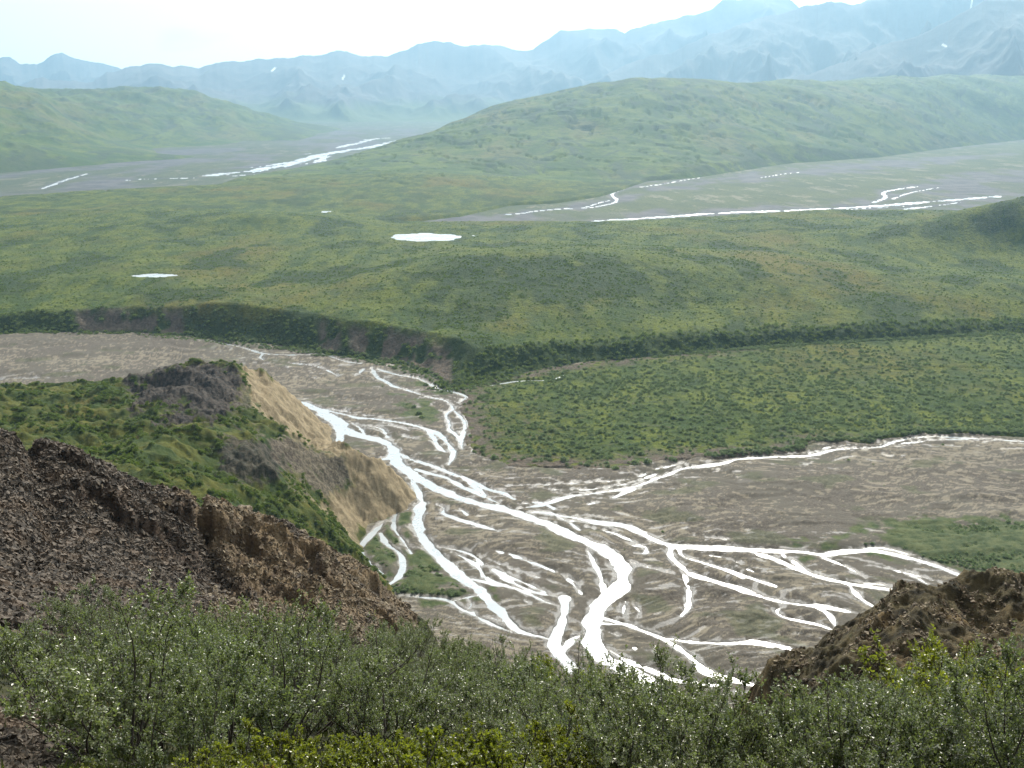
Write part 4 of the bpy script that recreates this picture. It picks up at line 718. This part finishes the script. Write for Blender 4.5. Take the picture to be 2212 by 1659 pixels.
# ------------------------------------------------------------------ middle distance bushes
def clump(seed, n, flat=.75, q=.3):
    rng = np.random.default_rng(seed); lob = rvec(7, rng)*np.array([.5, .5, .3]); lob[:, 2] = np.abs(lob[:, 2])+.15; lr = rng.uniform(.4, .62, 7)
    k = rng.integers(0, 7, n); dirs = rvec(n, rng); dirs[:, 2] = np.abs(dirs[:, 2])*1.1-.2; P = lob[k]+dirs*lr[k][:, None]*rng.uniform(.75, 1.08, (n, 1))
    P[:, 2] = np.maximum(P[:, 2]*flat*1.6, .02); D = rvec(n, rng)+dirs*.4; D /= np.linalg.norm(D, axis=1)[:, None]; N_ = dirs+rvec(n, rng)*.6
    s = q*rng.uniform(.6, 1.3, n); return leaf_quads(P-D*s[:, None]*.5, D, N_, s, s*.42)
CL_hi = [clump(50+i, 260, .75, .26) for i in range(5)]; CL_mid = [clump(70+i, 110, .7, .36) for i in range(5)]; CL_lo = [clump(90+i, 34, .6, .6) for i in range(5)]
CL_bk = [clump(120+i, 60, .7, .46) for i in range(5)]
BANKL = mat_leaf('bank_leaf', (.04, .07, .02), (.17, .22, .08), (.18, .25, .05), .5, .3, .45)
def merged(name, pos, size, lib, mat, label, cat):
    VV, FF = [], []; b = 0; n = len(pos); ch = RNG.integers(0, len(lib), n)
    for i, (V0, F0) in enumerate(lib):
        k = np.where(ch == i)[0]
        if not len(k): continue
        a = RNG.uniform(0, 6.28, len(k)); c, s = np.cos(a)[:, None], np.sin(a)[:, None]; sz = size[k][:, None]; hz = sz*RNG.uniform(.8, 1.25, (len(k), 1))
        x = (V0[None, :, 0]*c-V0[None, :, 1]*s)*sz+pos[k, 0:1]; y = (V0[None, :, 0]*s+V0[None, :, 1]*c)*sz+pos[k, 1:2]; z = V0[None, :, 2]*hz+pos[k, 2:3]-.08*sz
        VV.append(np.stack([x, y, z], -1).reshape(-1, 3)); FF.append((F0[None]+(np.arange(len(k))*len(V0))[:, None, None]).reshape(-1, 4)+b); b += len(k)*len(V0)
    o = mesh_np(name, np.concatenate(VV), np.concatenate(FF), mat, smooth=False); return tag(o, label, cat, kind='stuff')
def singles(name, pos, size, lib_me, labelf, cat):
    for i, (p, s) in enumerate(zip(pos, size)):
        o = bpy.data.objects.new(name, lib_me[i % len(lib_me)]); col.objects.link(o); o.location = (p[0], p[1], p[2]-.08*s); o.rotation_euler = (0, 0, RNG.uniform(0, 6.28)); o.scale = (s*RNG.uniform(.9, 1.15), s*RNG.uniform(.9, 1.15), s*RNG.uniform(.8, 1.2))
        l, g = labelf(p); tag(o, l, cat, g)
ME_SAGE = [mesh_np('scrub_foliage', v, f, SAGE, smooth=False, link=False) for v, f in CL_hi]; ME_DARK = [mesh_np('alder_foliage', v, f, DARKL, smooth=False, link=False) for v, f in CL_hi]
def polar(n, px0, px1, r0, r1, pw=1.0):
    px = RNG.uniform(px0, px1, n); r = np.sqrt(RNG.uniform(r0**2, r1**2, n)) if pw == 1 else r0*(r1/r0)**RNG.uniform(0, 1, n)
    a = np.arctan((px-CX)*CT/F); return r*np.sin(a), r*np.cos(a)
# terrace scrub
x, y = polar(110000, 930, 2330, 430, 800); s5 = sdist(x, y, sp); den = .8*fbm(x/6, y/6, 4, 601)+.3*fbm(x/50, y/60, 3, 602)
bare_ = sst(22, 4, s5+9*fbm(x/11, y/11, 3, 58))*sst(190, 120, x)
pr = sst(-.25, .45, den)*(1-.88*bare_)*.62*(1-.55*sst(560, 720, np.hypot(x, y))); edge = (s5 > 1.5)*(s5 < 7)*(x > 90); pr = np.maximum(pr, edge*.95)
k = (s5 > 1.5) & (RNG.uniform(size=x.size) < pr) & (channel(x, y) > 1.5); x, y = x[k], y[k]
zt = gridh((terr_g := CAMZ/np.tan(np.radians(np.arange(20.2, 11.2, -.03))), -4, 36, 760, TER[2]), x, y)
T_pos = np.c_[x, y, zt]; T_sz = RNG.uniform(.35, 1.15, len(x))**1.5*(1+.35*(RNG.uniform(size=len(x)) > .9)); T_sz[(sdist(x, y, sp) < 7)] *= 1.15
iso = np.array([PZ(*p) for p in [(1042,972,.5),(1068,992,.5),(1155,998,.5),(1187,995,.5),(1218,998,.5),(1268,1008,.5),(1292,992,.5),(1330,1017,.5),(1272,1002,.5),(1372,1006,.5),(1400,1003,.5),(1310,1005,.4),(905,895,.1),(893,882,.1),(880,877,.1),(912,902,.1),(1452,995,.6),(1120,968,.5)]])
# islands of the flats
isl = []
for q, n_ in [(veg_islands[0], 1500), (veg_islands[1], 420), (veg_islands[2], 60), (veg_islands[3], 30), (veg_islands[4], 10), (veg_islands[5], 12)]:
    P = np.array(q); xx = RNG.uniform(P[:, 0].min(), P[:, 0].max(), n_*3); yy = RNG.uniform(P[:, 1].min(), P[:, 1].max(), n_*3)
    kk = (sdist(xx, yy, q)+4*fbm(xx/10, yy/10, 3, 41) > 1) & (channel(xx, yy) > 1.2) & (fbm(xx/8, yy/8, 3, 603) > -.2); isl.append(np.c_[xx[kk], yy[kk], np.full(kk.sum(), .45)][:n_])
xx, yy = polar(900, -50, 2300, 230, 640); kk = (channel(xx, yy) > 2.5) & (fbm(xx/25, yy/20, 3, 604) > .3) & (~inside(xx, yy, sp)); isl.append(np.c_[xx[kk], yy[kk], np.full(kk.sum(), .3)][:60])
I_pos = np.concatenate(isl); I_sz = RNG.uniform(.35, .95, len(I_pos))
allp = np.r_[iso, T_pos, I_pos]; alls = np.r_[RNG.uniform(1.7, 2.5, len(iso)), T_sz, I_sz]
sxx, syy = proj(allp[:, 0], allp[:, 1], allp[:, 2]); vis = (sxx > -5) & (sxx < 2217) & (syy > 0) & (syy < 1640)
hidden = (syy > np.interp(sxx, [0, 870, 885, 1000, 1240, 1500, 1660, 1680, 1770, 1930, 2212], [0, 1300, 1310, 1350, 1440, 1500, 1540, 1440, 1400, 1270, 1245]))
app = np.where(vis & ~hidden, alls/np.hypot(allp[:, 0], allp[:, 1]), -1); app[:len(iso)] += 1
order = np.argsort(-app); ind = order[:300]; rest = order[300:]
def lab_flat(p):
    px, py = proj(*p)
    if py > 1100 and px > 1500: w_ = 'on the green bar at the right, above the rock outcrop'
    elif px < 1020 and py > 1100: w_ = 'on the small green bar beside the left channel'
    elif px < 1000: w_ = 'on the gravel bars left of the terrace'
    elif px < 1260: w_ = 'at the left end of the scrubby terrace'
    elif px < 1700: w_ = 'along the near edge of the scrubby terrace'
    elif px < 2212 and py < 1000: w_ = 'on the right part of the scrubby terrace'
    else: w_ = 'on the open gravel'
    return 'small round grey green bush '+w_, 'bushes '+w_
singles('scrub_bush', allp[ind], alls[ind], ME_SAGE, lab_flat, 'bush')
merged('terrace_scrub', allp[rest], alls[rest], CL_mid, SAGE, 'dense low grey green scrub covering the river terrace', 'scrub')
# knoll shrubs
x, y = polar(52000, -250, 905, 245, 560); xi = x; G_ = (rsk, -35, -3, 760, KSH.astype(float)); kv = gridh(G_, x, y); den = fbm(x/7, y/7, 3, 611); inn = (np.degrees(np.arctan2(x, y)) < -3.2)
k = inn & (kv > .5) & (RNG.uniform(size=x.size) < sst(-.3, .3, den)*.75) & (sdist(x, y, kp) > 2); x, y = x[k], y[k]; z = gridh(KG, x, y)
K_pos = np.c_[x, y, z]; K_sz = RNG.uniform(.4, 1.15, len(x))*(1+.3*sst(1050, 1150, proj(x, y, z)[1]))
kx, ky = proj(x, y, z); vis = (kx > 0) & (kx < 900) & (ky < np.interp(kx, [0, 200, 370, 620, 880], [940, 1015, 1100, 1195, 1305]))
app = np.where(vis, K_sz/np.hypot(x, y), -1); order = np.argsort(-app); ind = order[:260]; rest = order[260:]
def lab_k(p):
    px, py = proj(*p)
    w_ = 'in the gully behind the rocky spur' if py > 1080 else 'on the saddle between the two dark rock patches' if py > 900 and px > 350 else 'on the left slope of the green knoll' if px < 350 else 'near the top of the green knoll'
    return 'dark green alder shrub '+w_, 'alder shrubs '+w_
singles('alder_shrub', K_pos[ind], K_sz[ind], ME_DARK, lab_k, 'shrub')
merged('knoll_shrubs', K_pos[rest], K_sz[rest], CL_mid, DARKL, 'dense dark green shrubs covering the grassy knoll', 'shrubs')
# plateau bank and plateau shrubs
x, y = polar(42000, -250, 2400, 560, 900); s6 = sdist(x, y, pol); so = np.zeros(x.size)
G_ = (rs, -35, 35, 1150, soil); so = gridh(G_, x, y); mk = (s6 > -4) & (s6 < 22+6*fbm(x/20, y/20, 3, 621)) & (so < .25)
k = mk & (RNG.uniform(size=x.size) < .75); x, y = x[k], y[k]; z = np.maximum(tundra_h(x, y), .3)
merged('bank_shrubs', np.c_[x, y, z], RNG.uniform(.7, 1.9, len(x)), CL_bk, BANKL, 'dark shrubs crowding the steep bank below the plateau', 'shrubs')
x, y = polar(30000, -250, 1100, 560, 760); s6 = sdist(x, y, pol); k = (s6 > -9) & (s6 < 4) & (RNG.uniform(size=x.size) < .5) & (channel(x, y) > 1.5); x, y = x[k], y[k]
merged('bank_foot_scrub', np.c_[x, y, np.maximum(tundra_h(x, y), .3)], RNG.uniform(.6, 1.5, len(x)), CL_bk, SAGE, 'pale scrub at the foot of the plateau bank', 'scrub')
x, y = polar(190000, -200, 2350, 600, 1500, 2); G_ = (rs, -35, 35, 1150, shr); sh = gridh(G_, x, y); den = fbm(x/10, y/10, 3, 631)
k = (sdist(x, y, pol) > 26) & (RNG.uniform(size=x.size) < (.22+.78*sst(.25, .8, sh))*sst(-.35, .35, den)*.75); x, y = x[k][:60000], y[k][:60000]; z = tundra_h(x, y)
ok = np.ones(len(x), bool)
for pc, ra, rb, zz in ponds: ok &= ((x-pc[0])/(ra*1.2))**2+((y-pc[1])/(rb*1.3))**2 > 1
x, y, z = x[ok], y[ok], z[ok]
merged('tundra_shrubs', np.c_[x, y, z], RNG.uniform(.35, 1.05, len(x)), CL_lo, BANKL, 'scattered low shrubs dotting the green plateau', 'shrubs')

# ------------------------------------------------------------------ stones
def stone_lib(n, seed):
    out_ = []
    for i in range(n):
        rng = np.random.default_rng(seed+i); c = np.array([[a, b, d] for a in (-1, 1) for b in (-1, 1) for d in (-1, 1)], float)*.5
        c = c*np.array([1, rng.uniform(.55, .9), rng.uniform(.3, .6)])+rng.normal(size=(8, 3))*.11
        out_.append((c, np.array([(0, 1, 3, 2), (4, 6, 7, 5), (0, 4, 5, 1), (2, 3, 7, 6), (0, 2, 6, 4), (1, 5, 7, 3)])))
    return out_
SL = stone_lib(12, 700)
def stones(name, pos, size, mat, label):
    n = len(pos); ch = RNG.integers(0, len(SL), n); VV, FF = [], []; b = 0
    for i, (V0, F0) in enumerate(SL):
        k = np.where(ch == i)[0]; q = RNG.normal(size=(len(k), 4)); q /= np.linalg.norm(q, axis=1)[:, None]; w_, x_, y_, z_ = q.T
        Rm = np.stack([1-2*(y_*y_+z_*z_), 2*(x_*y_-z_*w_), 2*(x_*z_+y_*w_), 2*(x_*y_+z_*w_), 1-2*(x_*x_+z_*z_), 2*(y_*z_-x_*w_), 2*(x_*z_-y_*w_), 2*(y_*z_+x_*w_), 1-2*(x_*x_+y_*y_)], -1).reshape(-1, 3, 3)
        V = np.einsum('nij,vj->nvi', Rm, V0)*size[k][:, None, None]+pos[k][:, None]
        VV.append(V.reshape(-1, 3)); FF.append((F0[None]+(np.arange(len(k))*8)[:, None, None]).reshape(-1, 4)+b); b += len(k)*8
    return tag(mesh_np(name, np.concatenate(VV), np.concatenate(FF), mat, smooth=False), label, 'stones', kind='stuff')
SC1 = mat_rock('scree_stone', (.025, .02, .015), (.108, .086, .064), .22); SC2 = mat_rock('ochre_stone', (.075, .056, .036), (.2, .158, .1), .25)
x, y = polar(260000, -160, 905, 34, 100, 2); G_ = (rsn, -64, 64, 1440, scree); k = gridh(G_, x, y) > .6; x, y = x[k], y[k]; z = gridh(NG, x, y)
r_ = np.hypot(x, y); sz = .05+.3*RNG.uniform(size=len(x))**8+r_*.0011; oc_ = gridh((rsn, -64, 64, 1440, och_n), x, y)+RNG.normal(size=len(x))*.25
scm = gridh((rsn, -64, 64, 1440, SCM), x, y) < .4; scm |= RNG.uniform(size=len(x)) < .45; k = (oc_ < .5) & scm; k2 = ~(oc_ < .5) & scm & (RNG.uniform(size=len(x)) < .5)
stones('scree_stones', np.c_[x, y, z][k], sz[k], SC1, 'loose dark angular stones covering the scree slope at the left')
stones('ochre_stones', np.c_[x, y, z][k2], sz[k2]*.85, SC2, 'loose ochre brown stones below the crest of the spur')
x, y = polar(60000, -900, 330, 6.5, 24, 2); G_ = (rsn, -64, 64, 1440, low); k = gridh(G_, x, y) > .4; x, y = x[k], y[k]; z = gridh(NG, x, y)
stones('gravel_stones', np.c_[x, y, z], (.018+.1*RNG.uniform(size=len(x))**3), SC1, 'fine angular gravel at the lower left corner')
x, y = polar(30000, 1640, 2350, 26, 62, 2); kk = (sdist(x, y, op) > -.3); x, y = x[kk], y[kk]; z = gridh(OG, x, y); kk = fbm(x/2.5, y/2.5, 3, 641) > -.05; x, y, z = x[kk], y[kk], z[kk]
stones('outcrop_stones', np.c_[x, y, z], .05+.17*RNG.uniform(size=len(x))**3, SC2, 'broken brown stones stuck on the rock outcrop at the right')
# boulders one can tell apart along the crest of the spur
def boulder(seed, mat):
    rng = np.random.default_rng(seed); n = 20; th_, ph = np.meshgrid(np.linspace(0, 2*math.pi, n, endpoint=False), np.linspace(0, math.pi, 12)); d = np.stack([np.sin(ph)*np.cos(th_), np.sin(ph)*np.sin(th_), np.cos(ph)], -1).reshape(-1, 3)
    pl = rvec(9, rng); h = rng.uniform(.45, .85, 9); t = np.min(np.where((d@pl.T) > .05, h/np.maximum(d@pl.T, .05), 9), 1); t = np.minimum(t, 1.25); V = d*t[:, None]*np.array([1, .8, .8])+rng.normal(size=d.shape)*.02
    f = [(i*n+j, (i+1)*n+j, (i+1)*n+(j+1) % n, i*n+(j+1) % n) for i in range(11) for j in range(n)]
    return mesh_np('boulder_mesh', V, f, mat, smooth=False, link=False)
BM = [boulder(800+i, SC1 if i % 2 else SC2) for i in range(6)]
BPL = [(212,1020,84,1.0,'boulder on the crest of the spur, above the dark scree'), (130,1000,83,.8,'leftmost boulder on the crest of the spur'), (285,1085,85,1.3,'blocky boulder on the spur crest beside the grassy gully'), (390,1170,84,1.6,'brown crag block under the spur crest, top left of the ochre patch'), (460,1215,82,1.4,'ochre crag block in the shadowed notch of the spur'),
  (560,1190,90,1.6,'pale slab standing on the spur crest near its middle'), (600,1240,86,1.5,'tilted grey slab below the middle of the spur crest'), (770,1270,94,1.3,'brown boulder near the lower end of the spur crest'), (840,1300,96,1.2,'last boulder at the tip of the spur'), (700,1235,93,1.0,'small boulder on the lower spur crest')]
for i, (px, py, r, s, lab) in enumerate(BPL):
    p = PA(px, r, 0); z = float(gridh(NG, p[0], p[1])); o = bpy.data.objects.new('boulder', BM[i % 6]); col.objects.link(o); o.location = (p[0], p[1], z+.1*s); o.rotation_euler = (RNG.uniform(-.4, .4), RNG.uniform(-.4, .4), RNG.uniform(0, 6)); s *= .6; o.scale = (s, s, s*.9); tag(o, lab, 'boulder')
# ground cover under the shrubs
n = 42000; x, y = polar(n, -900, 3000, 6.2, 44, 2); lw_ = gridh((rsn, -64, 64, 1440, low), x, y); k = (lw_ < .5) | (RNG.uniform(size=n) < .03); x, y = x[k], y[k]; z = gridh(NG, x, y); n = len(x)
D = rvec(n, RNG)*.55+np.array([0, 0, 1]); D /= np.linalg.norm(D, axis=1)[:, None]; s = RNG.uniform(.05, .16, n)*(1+np.hypot(x, y)/40); V, f = leaf_quads(np.c_[x, y, z-.01], D, rvec(n, RNG), s, s*.1)
GCM = mat_leaf('herb_leaf', (.02, .03, .008), (.06, .07, .02), (.06, .08, .015), .6, .2, .2)
tag(mesh_np('ground_cover', V, f, GCM, smooth=False), 'low grass and herbs between the willow shrubs', 'ground cover', kind='stuff')

# ------------------------------------------------------------------ air
hv = [(a, b, c) for a in (-11000, 11000) for b in (-400, 16500) for c in (-14, 1500)]
hz_m = bpy.data.materials.new('haze_air'); hz_m.use_nodes = True; t = hz_m.node_tree; t.nodes.clear(); o_ = t.nodes.new('ShaderNodeOutputMaterial'); v_ = t.nodes.new('ShaderNodeVolumePrincipled')
v_.inputs['Color'].default_value = (.44, .74, 1.0, 1); v_.inputs['Density'].default_value = HAZE; v_.inputs['Anisotropy'].default_value = .5; t.links.new(v_.outputs[0], o_.inputs['Volume'])
hz = mesh_np('haze', hv, [(0, 1, 3, 2), (4, 6, 7, 5), (0, 4, 5, 1), (2, 3, 7, 6), (0, 2, 6, 4), (1, 5, 7, 3)], hz_m, smooth=False); tag(hz, kind='stuff')
